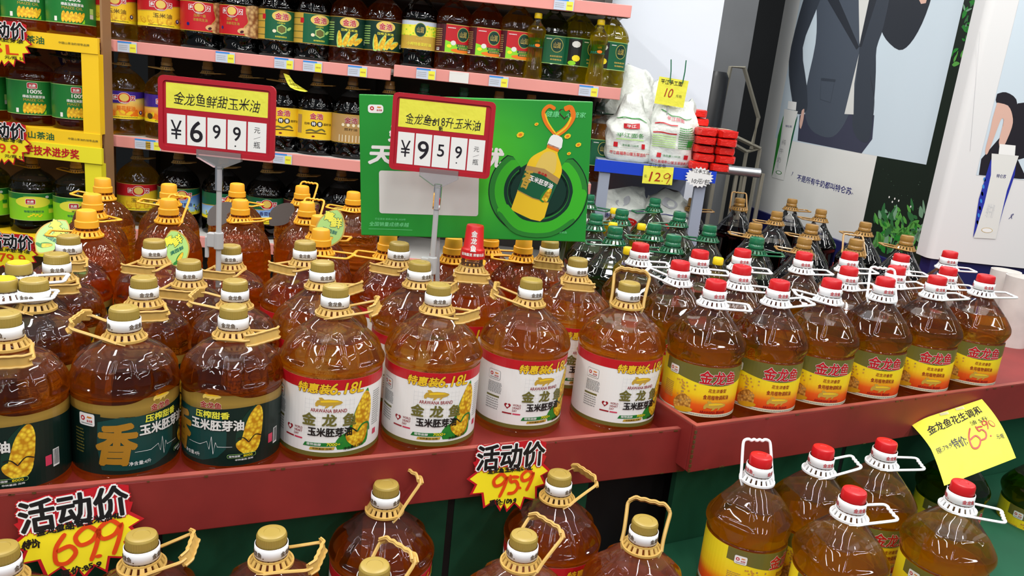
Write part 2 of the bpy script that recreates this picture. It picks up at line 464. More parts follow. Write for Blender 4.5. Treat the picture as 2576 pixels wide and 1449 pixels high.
# ------------------------------------------------------------------ bottles
def sstep(x, a, b):
    t = np.clip((x - a) / (b - a), 0, 1); return t * t * (3 - 2 * t)
def bottle_body(name, prof, fill, oilm, square=None, flute=None, rings=None, diamond=None, n=160, hollow='clear_plastic'):
    pr = np.array(smoothline(prof, 9)); zs = np.maximum.accumulate(pr[:, 0]); rs = pr[:, 1]
    k = int(np.argmin(abs(zs - fill))); zs[k] = fill
    th = np.arange(n) * 2 * pi / n
    Z = zs[:, None] + 0 * th; Rr = rs[:, None] + 0 * th; T = th[None, :] + 0 * Z
    if square:
        zlo, z1, zhi, z2, p = square     # blend in over zlo..z1, out over zhi..z2
        w = sstep(Z, zlo, z1) * (1 - sstep(Z, zhi, z2))
        T2 = T + pi / 4 if len(square) > 5 else T
        f = (abs(np.cos(T2)) ** p + abs(np.sin(T2)) ** p) ** (-1 / p)
        Rr = Rr * (1 + w * (f - 1) * 0.9)
    if flute:
        za, zb, cnt, dep, wid = flute
        zm = (za + zb) / 2
        wz = sstep(Z, za, za + 0.008) * (1 - sstep(Z, zb - 0.012, zb))
        ph = np.mod(T * cnt / (2 * pi) + 0.5, 1) - 0.5
        wid2 = wid * (1 - 0.25 * (Z - za) / (zb - za))
        wt = 1 - sstep(abs(ph), wid2 - 0.09, wid2 + 0.02)
        Rr = Rr - dep * wz * wt
    if diamond:
        za, zb, cnt, dz, dep = diamond
        wz = sstep(Z, za, za + 0.006) * (1 - sstep(Z, zb - 0.01, zb))
        row = (Z - za) / dz
        a = np.mod(T * cnt / (2 * pi) + 0.5 * row, 1); b = np.mod(T * cnt / (2 * pi) - 0.5 * row, 1)
        q = np.minimum(np.minimum(a, 1 - a), np.minimum(b, 1 - b))
        Rr = Rr - dep * wz * (1 - np.clip(q / 0.22, 0, 1)) - dep * 0.5 * wz * (np.clip(q / 0.5, 0, 1))
    if rings:
        for (za, zb, cnt, dep, wav) in rings:
            wz = sstep(Z, za, za + 0.002) * (1 - sstep(Z, zb - 0.002, zb))
            ph = (Z - za) / (zb - za) * cnt + wav * np.sin(T * 6)
            Rr = Rr - dep * wz * (0.5 - 0.5 * np.cos(2 * pi * ph))
    X = Rr * np.sin(T); Yc = -Rr * np.cos(T)
    vs = np.stack([X, Yc, Z], -1).reshape(-1, 3).tolist()
    m = len(zs); fs = []; mi = []
    for i in range(m - 1):
        mm = 0 if zs[i] < fill - 1e-6 else 1
        for j in range(n):
            fs.append((i * n + j, i * n + (j + 1) % n, (i + 1) * n + (j + 1) % n, (i + 1) * n + j)); mi.append(mm)
    fs.append(tuple(range(n))[::-1]); mi.append(0)
    fs.append(tuple(range(k * n, k * n + n))); mi.append(0)
    o = mesh('body', vs, fs, [oilm, hollow], mi, True)
    me = o.data
    me.polygons[len(fs) - 1].use_smooth = False; me.polygons[len(fs) - 2].use_smooth = False
    return o
def dense(prof, dz=0.0035):
    out = [prof[0]]
    for a, b in zip(prof, prof[1:]):
        L = math.hypot(b[0] - a[0], b[1] - a[1]); k = max(1, int(L / dz / 4))
        for i in range(1, k + 1): out.append((a[0] + (b[0] - a[0]) * i / k, a[1] + (b[1] - a[1]) * i / k))
    return out
def rounded(prof):     # smooth the control polygon before resampling
    p = smoothline(prof, 5); return p

def cap_mesh(kind, m):
    g = Geo()
    if kind == 'round':      # ribbed screw cap, height .028
        g.lathe([(0, .0226), (.001, .0234), (.0138, .0234), (.0142, .0228), (.0152, .0227), (.0158, .0224), (.0180, .0214), (.0188, .0198), (.0188, .0125), (.0180, .0120), (.0180, .001)], 76, 0, .0011, (.001, .0138))
    elif kind == 'flat':
        g.lathe([(0, .0222), (.003, .0228), (.0165, .0222), (.0195, .0208), (.0203, .019), (.0203, .009), (.0195, .008), (.0195, .001)], 48)
    elif kind == 'tier':
        g.lathe([(0, .0235), (.001, .0255), (.015, .0252), (.0165, .0238), (.0168, .0222), (.036, .0212), (.0395, .0195), (.0408, .016), (.0398, .012), (.0398, .001)], 48)
    elif kind == 'wavy':     # shrink wrapped, waisted cap
        g.lathe([(0, .021), (.003, .0225), (.009, .0222), (.012, .0205), (.016, .0215), (.021, .0222), (.027, .0212), (.031, .0205), (.0325, .018), (.0322, .001)], 36)
    elif kind == 'tall':
        g.lathe([(0, .027), (.004, .0275), (.018, .0262), (.020, .024), (.022, .0225), (.064, .0195), (.067, .018), (.067, .001)], 48)
    elif kind == 'small':
        g.lathe([(0, .0135), (.002, .0145), (.016, .0142), (.019, .0125), (.019, .001)], 32)
    elif kind == 'shelf':
        g.lathe([(0, .0205), (.012, .0205), (.013, .0185), (.027, .0178), (.030, .016), (.030, .001)], 28)
    o = g.build('cap', m, None, True)
    return autosmooth(o, 35)
def collar_mesh(m, r0=.0265, r1=.0355, h=.0145, n=18, solid=False):
    g = Geo()
    g.lathe([(0, r1 - .004), (-.0005, r1), (.0035, r1), (.0035, r1 - .004)], 40, cap=(False, False))
    g.lathe([(h - .002, r0 - .002), (h, r0 - .001), (h, r0 + .0012), (h - .003, r0 + .0015)], 32, cap=(False, False))
    for k in range(n):
        T = Matrix.Rotation(2 * pi * k / n, 4, 'Z')
        w = .0036
        vs = [(-w, -r1 + .001, .001), (w, -r1 + .001, .001), (w * .8, -r0, h), (-w * .8, -r0, h), (-w, -r1 + .004, .001), (w, -r1 + .004, .001), (w * .8, -r0 + .003, h), (-w * .8, -r0 + .003, h)]
        g.add([T @ Vector(v) for v in vs], [(0, 1, 2, 3), (5, 4, 7, 6), (1, 5, 6, 2), (4, 0, 3, 7)])
    return g.build('collar', m)
def handle_mesh(m, kind='grip'):
    g = Geo()
    r = .0355
    if kind == 'grip':
        up = [(0.0, r), (.020, .035), (.050, .037), (.068, .038), (.076, .032)]
        mid = [(.0785, .026), (.0775, .017), (.0790, .009), (.0777, 0), (.0790, -.009), (.0775, -.017), (.0785, -.026)]
        lo = [(x, -y) for x, y in up][::-1]
        g.tube([(x, y, 0) for x, y in smoothline(up, 3)], .0034, 6, ry=.0026)
        g.tube([(x, y, 0) for x, y in smoothline(lo, 3)], .0034, 6, ry=.0026)
        pts = smoothline([(.070, .037)] + mid + [(.070, -.037)], 4)
        # wide flange of the grip
        vs = []; fs = []; k = len(pts)
        for i, (x, y) in enumerate(pts):
            for dx, z in ((-.001, -.009), (.0024, -.009), (.0024, .009), (-.001, .009)): vs.append((x + dx, y, z))
            if i:
                for j in range(4): fs.append(((i - 1) * 4 + j, (i - 1) * 4 + (j + 1) % 4, i * 4 + (j + 1) % 4, i * 4 + j))
        fs += [(0, 1, 2, 3), tuple(range(k * 4 - 1, k * 4 - 5, -1))]
        g.add(vs, fs)
        pts2 = [(p[0] + .003, p[1], .0088) for p in pts]; g.tube(pts2, .0022, 6)
        pts2 = [(p[0] + .003, p[1], -.0088) for p in pts]; g.tube(pts2, .0022, 6)
    else:
        up = [(0.0, r), (.022, .033), (.055, .031), (.074, .029), (.079, .024)]
        mid = [(.080, .017), (.0775, .012), (.080, .006), (.0775, 0), (.080, -.006), (.0775, -.012), (.080, -.017)]
        lo = [(x, -y) for x, y in up][::-1]
        g.tube([(x, y, 0) for x, y in smoothline(up + mid + lo, 3)], .0032, 8, ry=.0028)
    for s_ in (1, -1):   # lugs that tie the loop to the collar ring
        g.tube([(-.012, s_ * (r - .0045), 0), (.004, s_ * r, 0), (.012, s_ * (r - .001), 0)], .0032, 6, ry=.0018)
    return autosmooth(g.build('handle', m), 50)
def neck_band_mesh(text, tm, m='white_plastic', r=.0262, h=.0192):
    g = Geo()
    g.lathe([(0, r - .0012), (.0006, r), (h - .0006, r - .0004), (h, r - .0016)], 44, cap=(False, False))
    o = g.build('neck_band', [m], None, True)
    a = Art()
    per = 2 * pi * r
    for k in range(3):
        cx = (k - 1) * per / 3
        a.otext(text, cx, h * .46, .0245, .0088, tm, tm, 1, .012, .012)
        a.ell(cx + .0152, h * .22, .0011, .0011, tm, 1, n=10)
    t = a.build('t', cyl_map(r), None, step=.006, base=.0002)
    # merge print into the band mesh
    bm = bmesh.new(); bm.from_mesh(o.data); nb = len(bm.faces)
    bm.from_mesh(t.data)
    bm.faces.ensure_lookup_table()
    for f in bm.faces[nb:]: f.material_index = 1; f.smooth = True
    bm.to_mesh(o.data); bm.free(); o.data.materials.append(M(tm))
    bpy.data.objects.remove(t)
    return o

SHAPES = {}
def shape(key, **k): SHAPES[key] = k
shape('gold6', prof=[(0, .076), (.002, .084), (.010, .0905), (.022, .0940), (.030, .0925), (.10, .0925), (.175, .0925), (.182, .0950), (.196, .0960), (.208, .0925), (.222, .0845), (.237, .0685), (.252, .051), (.264, .036), (.271, .0285), (.276, .0255), (.288, .0242), (.306, .0235)],
      fill=.234, flute=(.196, .252, 8, .0065, .38), rings=[(.176, .190, 1, .0016, 0)], H=.325, R=.0925)
shape('gold4', prof=[(0, .070), (.002, .078), (.010, .0835), (.022, .085), (.032, .0838), (.10, .0838), (.150, .0838), (.160, .0862), (.176, .0866), (.188, .0842), (.202, .077), (.216, .063), (.228, .043), (.235, .030), (.241, .0255), (.252, .0242), (.271, .0235)],
      fill=.202, flute=(.168, .222, 8, .0062, .36), rings=[(.148, .164, 1, .0014, 0)], H=.290, R=.0838)
shape('orange', prof=[(0, .072), (.002, .078), (.012, .083), (.05, .084), (.10, .084), (.150, .084), (.180, .0835), (.200, .0815), (.220, .075), (.238, .062), (.252, .046), (.262, .031), (.270, .0252), (.286, .0235)],
      fill=.196, diamond=(.168, .252, 22, .019, .0034), rings=[(.03, .165, 7, .0022, .10)], H=.325, R=.084)
shape('peanut', prof=[(0, .066), (.002, .074), (.010, .081), (.022, .083), (.036, .0815), (.10, .0815), (.147, .0815), (.152, .0785), (.158, .0805), (.176, .0812), (.188, .0800), (.198, .0755), (.216, .064), (.236, .048), (.254, .035), (.264, .0275), (.270, .0245), (.299, .0235)],
      fill=.222, square=(.150, .180, .235, .258, 2.9), flute=(.190, .248, 4, .0042, .34), H=.320, R=.0815)
shape('pyramid', prof=[(0, .066), (.002, .074), (.010, .080), (.03, .081), (.10, .0805), (.160, .0805), (.176, .0815), (.190, .079), (.210, .066), (.235, .048), (.257, .033), (.270, .026), (.277, .0235), (.292, .0225)],
      fill=.215, square=(.165, .185, .245, .262, 3.6), flute=(.192, .245, 8, .0025, .36), H=.325, R=.0805)
shape('jug', prof=[(0, .070), (.002, .076), (.008, .0805), (.03, .0815), (.055, .081), (.062, .080), (.10, .080), (.168, .080), (.175, .0822), (.196, .078), (.216, .066), (.232, .050), (.244, .034), (.252, .024), (.262, .0215), (.276, .020)],
      fill=.232, diamond=(.178, .240, 18, .019, .003), rings=[(.012, .054, 1, .003, .18)], H=.306, R=.080)
shape('wavejug', prof=[(0, .064), (.002, .070), (.008, .0755), (.03, .0765), (.055, .076), (.062, .075), (.10, .075), (.168, .075), (.175, .0772), (.196, .073), (.216, .062), (.232, .046), (.244, .032), (.252, .023), (.262, .021), (.276, .020)],
      fill=.232, flute=(.178, .236, 9, .004, .36), rings=[(.012, .054, 1, .004, .3)], H=.306, R=.075)
shape('squarejug', prof=[(0, .058), (.002, .064), (.008, .069), (.03, .070), (.06, .069), (.067, .068), (.10, .068), (.165, .068), (.172, .071), (.19, .070), (.210, .060), (.230, .044), (.246, .030), (.254, .022), (.264, .0205), (.276, .020)],
      fill=.225, square=(-.01, 0.0, .236, .254, 3.4), flute=(.176, .24, 8, .003, .34), rings=[(.012, .058, 1, .003, .25)], H=.306, R=.068)
shape('round4', prof=[(0, .076), (.002, .080), (.008, .083), (.03, .084), (.037, .0825), (.10, .0825), (.162, .0825), (.168, .085), (.186, .083), (.206, .072), (.222, .055), (.234, .036), (.244, .026), (.258, .025)],
      fill=.200, flute=(.170, .214, 5, .0028, .38), H=.290, R=.0825)
shape('small', prof=[(0, .030), (.002, .033), (.03, .0335), (.075, .028), (.10, .027), (.13, .0285), (.142, .030), (.165, .034), (.180, .033), (.195, .022), (.206, .0135), (.22, .0125)],
      fill=.190, flute=(.04, .11, 10, .0015, .36), H=.236, R=.0275)
BODIES = {}
PARTS = {}
def part(key, fn):
    if key not in PARTS:
        o = fn(); me = o.data; bpy.data.objects.remove(o); PARTS[key] = me
    return PARTS[key]
def bottle(name, loc, shp, oilm, capk, capm, handm, label_art=None, band=None, face=0.0, haz=0.0, htilt=0.0,
           label=None, cat='bottle', group=None, hkind='grip', handle=True, lz=0.0, lstep=.008, tilt=None, hollow='clear_plastic', handlem=None):
    S = SHAPES[shp]
    root = empty(name, loc, face, label, cat, group)
    bk = (shp, oilm, hollow)
    def add(nm, me, z=0.0, rot=None):
        o = bpy.data.objects.new(nm, me); o.location = (0, 0, z); link(o, root)
        if rot: o.rotation_euler = rot
        return o
    add('body', part(('body',) + bk, lambda: bottle_body('body', S['prof'], S['fill'], oilm, S.get('square'), S.get('flute'), S.get('rings'), S.get('diamond'), hollow=hollow)))
    caph = dict(round=.0186, flat=.0203, tier=.0408, wavy=.0325, tall=.067, small=.019, shelf=.030)[capk]
    H = S['H'] + (.042 if capk == 'tall' else 0)
    add('cap', part(('cap', capk, capm), lambda: cap_mesh(capk, capm)), H - caph)
    zc = S['H'] - .055
    if band:
        add('neck_band', part(('band', band), lambda: neck_band_mesh(band[0], band[1])), H - caph - .0185)
        zc = H - caph - .0185 - .0165
        if capk == 'tall': zc = S['H'] - .0275 - .041
    elif capk == 'tier': zc = H - caph - .020
    elif capk == 'tall': zc = S['H'] - .0275 - .0275
    elif capk in ('wavy', 'shelf', 'flat', 'round'): zc = H - caph - .016
    if handle:
        sc_ = 1.0 if capk != 'shelf' else .8
        c = add('collar', part(('collar', handm), lambda: collar_mesh(handm)), zc)
        h = add('handle', part(('handle', handm, hkind), lambda: handle_mesh(handm, hkind)), zc + .001, (0, -htilt, haz - face))
        if sc_ != 1: c.scale = (sc_, sc_, sc_); h.scale = (sc_, sc_, sc_)
    if label_art:
        add('label', part(('label', label_art.__name__), lambda: label_art().build('label', cyl_map(S['R'], 0.0, S['square'][4] if (S.get('square') and S['square'][0] < 0) else None), None, step=lstep)))
    return root

def fish(a, x, y, w, m='gold', L=3, m2='palegold'):
    k = w / 10
    pts = [(-5, -.3), (-4.2, .9), (-2.6, 1.25), (0, 1.5), (3, 1.2), (4.6, .6), (5, .1), (4.2, -.5), (2.6, -.9), (.5, -1.1), (-2, -1.2), (-3.6, -.9), (-4.2, -1.6), (-4.9, -1.5)]
    a.poly([(x + p[0] * k, y + p[1] * k) for p in pts], m, L)
    a.poly([(x + p[0] * k, y + p[1] * k) for p in [(-1, -1), (.4, -1), (-.6, -1.9), (-1.6, -2.2)]], m, L)
    a.poly([(x + p[0] * k, y + p[1] * k) for p in [(1.6, -.9), (2.6, -.8), (1.7, -1.8), (1.0, -2.0)]], m, L)
    a.poly([(x + p[0] * k, y + p[1] * k) for p in [(-3.4, 1.0), (-1.6, 1.3), (-2.6, 2.1), (-3.8, 2.0)]], m, L)
    a.poly([(x + p[0] * k, y + p[1] * k) for p in [(-3, .8), (0, 1.15), (3, .9), (4, .4), (0, .3), (-3, .1)]], m2, L + 1)
def corn(a, x, y, w, h, rot, L=3, kern='corn_kernels', leafm='leaf'):
    c, q = math.cos(rot), math.sin(rot)
    def tr(p): return (x + p[0] * w * c - p[1] * h * q, y + p[0] * w * q + p[1] * h * c)
    a.poly([tr(p) for p in [(-.5, -.55), (-.62, -.2), (-.5, .2), (-.2, .5), (-.05, .45), (.1, 0), (.1, -.55)]], leafm, L, smooth=3)
    a.poly([tr(p) for p in [(-.36, -.45), (-.34, .1), (-.2, .4), (0, .52), (.2, .4), (.34, .1), (.36, -.45)]], kern, L + 1, smooth=3)
def badge(a, x, y, w=.026, h=.017, L=3):
    a.rrect(x - w / 2 - .0006, y - h / 2 - .0006, x + w / 2 + .0006, y + h / 2 + .0006, .0036, 'midgrey', L)
    a.rrect(x - w / 2, y - h / 2, x + w / 2, y + h / 2, .0032, 'white', L + 1)
    a.ell(x - w * .24, y + h * .08, h * .2, h * .2, 'red', L + 2, n=14); a.ell(x - w * .24, y + h * .08, h * .1, h * .1, 'white', L + 3, n=10)
    fish(a, x + w * .2, y + h * .2, w * .34, 'orange', L + 2, 'gold')
    a.text('金龙鱼', x + w * .2, y - h * .1, w * .36, h * .2, 'red', L + 2, .02)
    a.rect(x - w * .36, y - h * .36, x + w * .38, y - h * .3, 'midgrey', L + 2)
def fineprint(a, x0, y0, x1, y1, rows, m, L=2, seed=1):
    rr = random.Random(seed); dy = (y1 - y0) / rows
    for i in range(rows):
        y = y1 - (i + .5) * dy; x = x0
        while x < x1 - .002:
            w = min(rr.uniform(.002, .006), x1 - x); a.rect(x, y - dy * .22, x + w * .8, y + dy * .22, m, L); x += w
def barcode(a, x0, y0, x1, y1, L=3, seed=2):
    a.rect(x0, y0, x1, y1, 'white', L); rr = random.Random(seed); x = x0 + .001
    while x < x1 - .001:
        w = rr.uniform(.0003, .0009); a.rect(x, y0 + .003, x + w, y1 - .001, 'black', L + 1); x += w + rr.uniform(.0004, .0009)
def heart(a, x, y, w, m, L=3):
    pts = []
    for i in range(24):
        t = 2 * pi * i / 24
        pts.append((x + w / 32 * 16 * math.sin(t) ** 3, y + w / 32 * (13 * math.cos(t) - 5 * math.cos(2 * t) - 2 * math.cos(3 * t) - math.cos(4 * t))))
    a.poly(pts, m, L)

def label_corn618():
    a = Art(); w = .235
    a.rect(-w, .030, w, .178, 'white', 0)
    a.rect(-w, .158, w, .178, 'red', 1); a.rect(-w, .030, w, .0385, 'olive', 1)
    for s in (0,):
        g = s
        a.otext('特惠装', g - .030, .1605, .058, .018, 'goldtext', 'maroon', 4, .035, .075, shear=.2); a.otext('6.18L', g + .031, .1615, .062, .0205, 'goldtext', 'maroon', 4, .03, .06, shear=.22)
        for i in range(12): a.rect(g - .045 + i * .008, .07, g - .0447 + i * .008, .142, 'lightgrey', 1)
        for i in range(9): a.rect(g - .045, .074 + i * .008, g + .045, .0743 + i * .008, 'lightgrey', 1)
        fish(a, g - .002, .1345, .048, 'gold', 3, 'kernel')
        a.text('ARAWANA BRAND', g - .002, .1195, .064, .0066, 'deepred', 3, .01)
        a.spaced('金龙鱼', g, .102, .036, .024, .0225, 'olive', 8, .04)
        a.text('玉米胚芽油', g + .002, .0785, .078, .0165, 'black', 8, .035)
        heart(a, g - .076, .078, .014, 'deepred'); a.ell(g - .076, .078, .003, .003, 'white', 4, n=10)
        for i, t in enumerate(('WORLD', 'HEART', 'DAY')): a.text(t, g - .0565 - (.004 if i == 2 else 0), .0815 - i * .0062, .0165 if i < 2 else .0095, .0044, 'deepred', 3, .01)
        a.rect(g - .086, .0605, g - .066, .0635, 'deepred', 3); a.rect(g - .064, .0605, g - .048, .0635, 'pinkred', 3)
        a.poly([(g - .046, .049), (g + .022, .051), (g + .026, .0585), (g - .042, .0565)], 'green', 3)
        a.text('植物甾醇', g - .026, .0538, .026, .0048, 'white', 4, .015, shear=.1); a.text('7000+', g + .009, .0546, .024, .0056, 'yellow', 4, .02, shear=.1)
        a.poly([(g - .034, .0425), (g + .010, .0440), (g + .012, .0495), (g - .032, .048)], 'gold', 3); a.text('非转基因 压榨', g - .011, .0460, .034, .0036, 'brown', 4, .01)
        a.text('净含量:6.18升', g + .046, .047, .038, .0062, 'black', 9, .01, rot=.1)
        # cob, husk and the heart-shaped small cob
        a.poly([(g + .016, .044), (g + .012, .058), (g + .022, .072), (g + .034, .080), (g + .048, .120), (g + .066, .150), (g + .074, .150), (g + .074, .10), (g + .078, .06), (g + .066, .044)], 'leaf', 2, smooth=3)
        a.poly([(g + .042, .078), (g + .044, .104), (g + .054, .132), (g + .066, .150), (g + .077, .142), (g + .082, .120), (g + .080, .092), (g + .072, .076)], 'corn_kernels', 3, smooth=3)
        a.poly([(g + .050, .044), (g + .034, .058), (g + .030, .072), (g + .040, .080), (g + .052, .076), (g + .064, .084), (g + .074, .078), (g + .072, .060), (g + .062, .047)], 'corn_kernels', 5, smooth=3)
        a.stroke([(g + .030, .084), (g + .040, .084), (g + .052, .074)], .0022, 'deepgreen', 6, 4); a.stroke([(g + .052, .074), (g + .062, .086), (g + .076, .086), (g + .080, .07)], .0034, 'green', 6, 4)
        badge(a, g - .112, .137, .028, .019)
        fineprint(a, g - .126, .098, g - .092, .122, 9, 'midgrey', seed=3)
        a.rect(g - .128, .089, g - .096, .093, 'olive', 2)
        fineprint(a, g - .128, .062, g - .096, .087, 5, 'grey', seed=5)
        fineprint(a, g + .088, .075, g + .112, .145, 16, 'grey', seed=4)
        a.rrect(g + .092, .056, g + .103, .067, .001, 'pinkred', 3)
    return a
def label_corn4():
    a = Art(); w = .225
    a.rect(-w, .028, w, .150, 'deepgreen', 0)
    a.poly([(-w, .150), (-.10, .150), (-.10, .134), (-w, .134)], 'foil_gold', 1)
    top = []; bot = []
    for i in range(41):
        x = -.10 + i * .0075
        if x > w: break
        t = .150 + .020 * math.exp(-((x - .0) / .035) ** 2)
        top.append((x, t)); bot.append((x, .132 + .004 * math.sin(x * 25)))
    a.poly(bot + top[::-1], 'foil_gold', 1)
    for g in (0,):
        if abs(g) > .1:
            pass
        fish(a, g - .004, .155, .032, 'palegold', 3, 'goldtext')
        a.otext('金龙鱼', g - .006, .1395, .036, .011, 'deepred', 'cream', 4, .03, .075)
        a.poly([(g - .10, .036), (g - .105, .12), (g - .03, .128), (g + .012, .12), (g + .02, .06), (g - .02, .036)], 'darkteal', 1, smooth=2)
        a.text('压榨甜香', g - .004, .122, .058, .0125, 'lemon', 6, .03)
        a.otext('玉米胚芽油', g + .003, .1035, .090, .0185, 'offwhite', 'black', 6, .04, .08, shear=.0)
        a.text('香', g - .077, .082, .058, .070, 'bronzeprint', 4, .045, shear=.14, jit=.012)
        a.stroke([(g - .05, .066), (g - .025, .065), (g - .012, .072), (g - .008, .058), (g - .004, .082), (g - .001, .050), (g + .003, .072), (g + .006, .064), (g + .03, .064)], .0009, 'white', 4, 0)
        a.text('净含量:4升', g - .042, .046, .034, .0072, 'white', 5, .005)
        corn(a, g + .066, .098, .044, .074, -.22, 3, 'corn_kernels', 'darkgreen')
        a.poly([(g + .054, .046), (g + .040, .058), (g + .036, .070), (g + .046, .077), (g + .056, .072), (g + .068, .078), (g + .078, .072), (g + .074, .056), (g + .064, .047)], 'corn_kernels', 6, smooth=3)
        a.stroke([(g + .038, .079), (g + .048, .080), (g + .057, .070)], .0018, 'black', 7, 4); a.stroke([(g + .057, .070), (g + .068, .082), (g + .080, .078)], .0018, 'black', 7, 4)
        a.rrect(g + .022, .043, g + .070, .050, .003, 'palegreen', 8); a.rrect(g + .0225, .0435, g + .0695, .0495, .003, 'deepgreen', 9)
        a.text('植物甾醇', g + .034, .0465, .018, .0036, 'white', 10, .01); a.text('8000', g + .056, .0465, .015, .0038, 'yellow', 10, .02)
        a.text('非转基因 压榨', g + .05, .0395, .030, .0032, 'white', 8, .01)
        a.rrect(g + .096, .056, g + .1065, .073, .001, 'pinkred', 3); barcode(a, g + .109, .050, g + .121, .080)
        badge(a, g - .124, .122, .029, .021, 4)
        fineprint(a, g - .150, .060, g - .130, .105, 8, 'olive', seed=8)
    return a
def label_peanut5():
    a = Art(); w = .245
    a.rect(-w, .036, w, .148, 'peanut_label', 0)
    a.rect(-w, .036, w, .043, 'cream', 1)
    fineprint(a, -w, .037, w, .042, 1, 'grey', 2, 9)
    for g in (0,):
        x0, x1 = max(-w, g - .128), min(w, g + .128)
        top = [(x0, .148), (x1, .148)]; low = []
        for i in range(21):
            x = x1 + (x0 - x1) * i / 20; low.append((x, .110 - .007 * math.cos((x - g) / .128 * pi) + .004))
        a.poly([(x0, .148)] + low[::-1][0:] + [(x1, .148)], 'olive', 1)
        if g and abs(g) > .2:
            pass
        a.otext('金龙鱼', g + .002, .1255, .084, .029, 'red', 'white', 4, .03, .055)
        a.text('花生浓香型', g + .003, .0965, .042, .0085, 'deepred', 3, .01, shear=.1)
        a.text('食用植物调和油', g + .003, .0815, .060, .0105, 'deepred', 3, .012)
        fish(a, g + .003, .0625, .052, 'gold', 3, 'kernel')
        a.text('ARAWANA BRAND', g, .0475, .058, .006, 'deepred', 3, .02)
        rr = random.Random(5)
        a.poly([(g - .084, .040), (g - .090, .058), (g - .078, .074), (g - .066, .080), (g - .054, .070), (g - .050, .056), (g - .056, .040)], 'beans', 2, smooth=3)
        for i in range(34):
            t = rr.random(); x = g - .072 + rr.gauss(0, .012) * (1.2 - t * .5); y = .060 + t * .050
            a.ell(x, y, .0021, .0021, 'bean' if i % 3 else 'tan', 3 + i % 2, n=8)
        a.ell(g - .064, .0455, .020, .006, 'kernel2', 5, .15)
        badge(a, g - .1, .127, .024, .018, 4)
        fineprint(a, g - .122, .062, g - .095, .098, 9, 'tan', 3, 6)
    return a
def base_label(z0, z1, w, m, edge='gold'):
    a = Art(); a.rect(-w, z0, w, z1, m, 0); a.rect(-w, z1 - .002, w, z1, edge, 1); a.rect(-w, z0, w, z0 + .002, edge, 1); return a
def mighty_badge(a, x, y, k=1.0, L=5):
    a.rect(x - .040 * k, y - .010 * k, x + .040 * k, y + .010 * k, 'white', L); a.rect(x - .038 * k, y - .0085 * k, x + .038 * k, y + .0085 * k, 'red', L + 1)
    a.ell(x, y - .001, .0235 * k, .021 * k, 'white', L + 2); a.ell(x, y - .001, .022 * k, .0195 * k, 'red', L + 3); a.ell(x, y + .001, .0165 * k, .0145 * k, 'palegold', L + 4)
    a.text('多', x - .030 * k, y, .013 * k, .012 * k, 'white', L + 3, .03); a.text('力', x + .030 * k, y, .012 * k, .012 * k, 'white', L + 3, .03)
    a.text('MIGHTY', x, y - .0175 * k, .022 * k, .0042 * k, 'white', L + 5, .02)
def mighty(top, low, text, tcol, lowart):
    a = base_label(.062, .168, .20, low, 'palegold')
    a.poly([(-.20, .168), (.20, .168), (.20, .150), (.05, .140), (0, .122), (-.05, .118), (-.20, .112)], top, 1)
    a.stroke([(-.20, .112), (-.05, .118), (0, .122), (.05, .140), (.20, .150)], .003, 'gold', 2)
    mighty_badge(a, 0, .142)
    a.text(text, .006, .104, .066, .016, tcol, 5, .01)
    a.rect(-.2, .064, .2, .074, 'yellow', 2); fineprint(a, -.045, .066, .05, .072, 1, 'brown', 3, 3)
    a.ell(.062, .088, .0075, .0075, 'navy', 5, n=14); a.ell(.062, .089, .003, .004, 'white', 6, n=10)
    lowart(a)
    return a
def label_sunflower():
    def la(a):
        rr = random.Random(3)
        for i in range(26): a.ell(-.10 + rr.random() * .2, .078 + rr.random() * .014, .010, .006, 'kernel' if i % 2 else 'orange', 2 + i % 2, rr.random() * 3, 10)
        a.ell(-.068, .084, .014, .011, 'brown', 4)
    return mighty('purple', 'sunflower_print', '葵花籽油', 'orange', la)
def label_maize_yellow():
    def la(a):
        for i in range(5): corn(a, -.07 + i * .034, .088, .020, .030, 1.1 - i * .45, 3, 'corn_far', 'kernel2')
    return mighty('red', 'kernel', '玉米油', 'brown', la)
def label_rape_blue():
    def la(a):
        rr = random.Random(4)
        for i in range(40): a.ell(-.11 + rr.random() * .22, .076 + rr.random() ** 2 * .028, .004, .004, 'yellow' if i % 3 else 'green', 3, 0, 7)
    return mighty('midgreen', 'sky_print', '香菜籽油', 'navy', la)
def label_peanut_red():
    a = base_label(.062, .168, .20, 'red', 'gold')
    a.poly([(.030, .062), (.024, .090), (.040, .115), (.030, .168), (.11, .168), (.11, .062)], 'peanuts', 2, smooth=2)
    a.stroke([(.030, .062), (.024, .090), (.040, .115), (.030, .168)], .002, 'gold', 3)
    a.rect(.11, .062, .2, .168, 'maroon', 1); mighty_badge(a, -.02, .146)
    a.text('压榨一级', -.018, .118, .042, .011, 'gold', 4, .01); a.text('浓香花生油', -.016, .103, .050, .010, 'gold', 4, .01)
    a.ell(.020, .080, .018, .010, 'peanut', 4, .2); a.ell(.018, .076, .007, .005, 'darkmaroon', 5, .4); a.ell(-.062, .086, .006, .006, 'navy', 5, n=12)
    return a
def jh(a, x, y, tm='red', k=1.0, oval='palegold'):
    if oval: a.ell(x, y, .036 * k, .019 * k, oval, 3)
    a.otext('金浩', x, y, .048 * k, .022 * k, tm, 'white', 4, .03, .06)
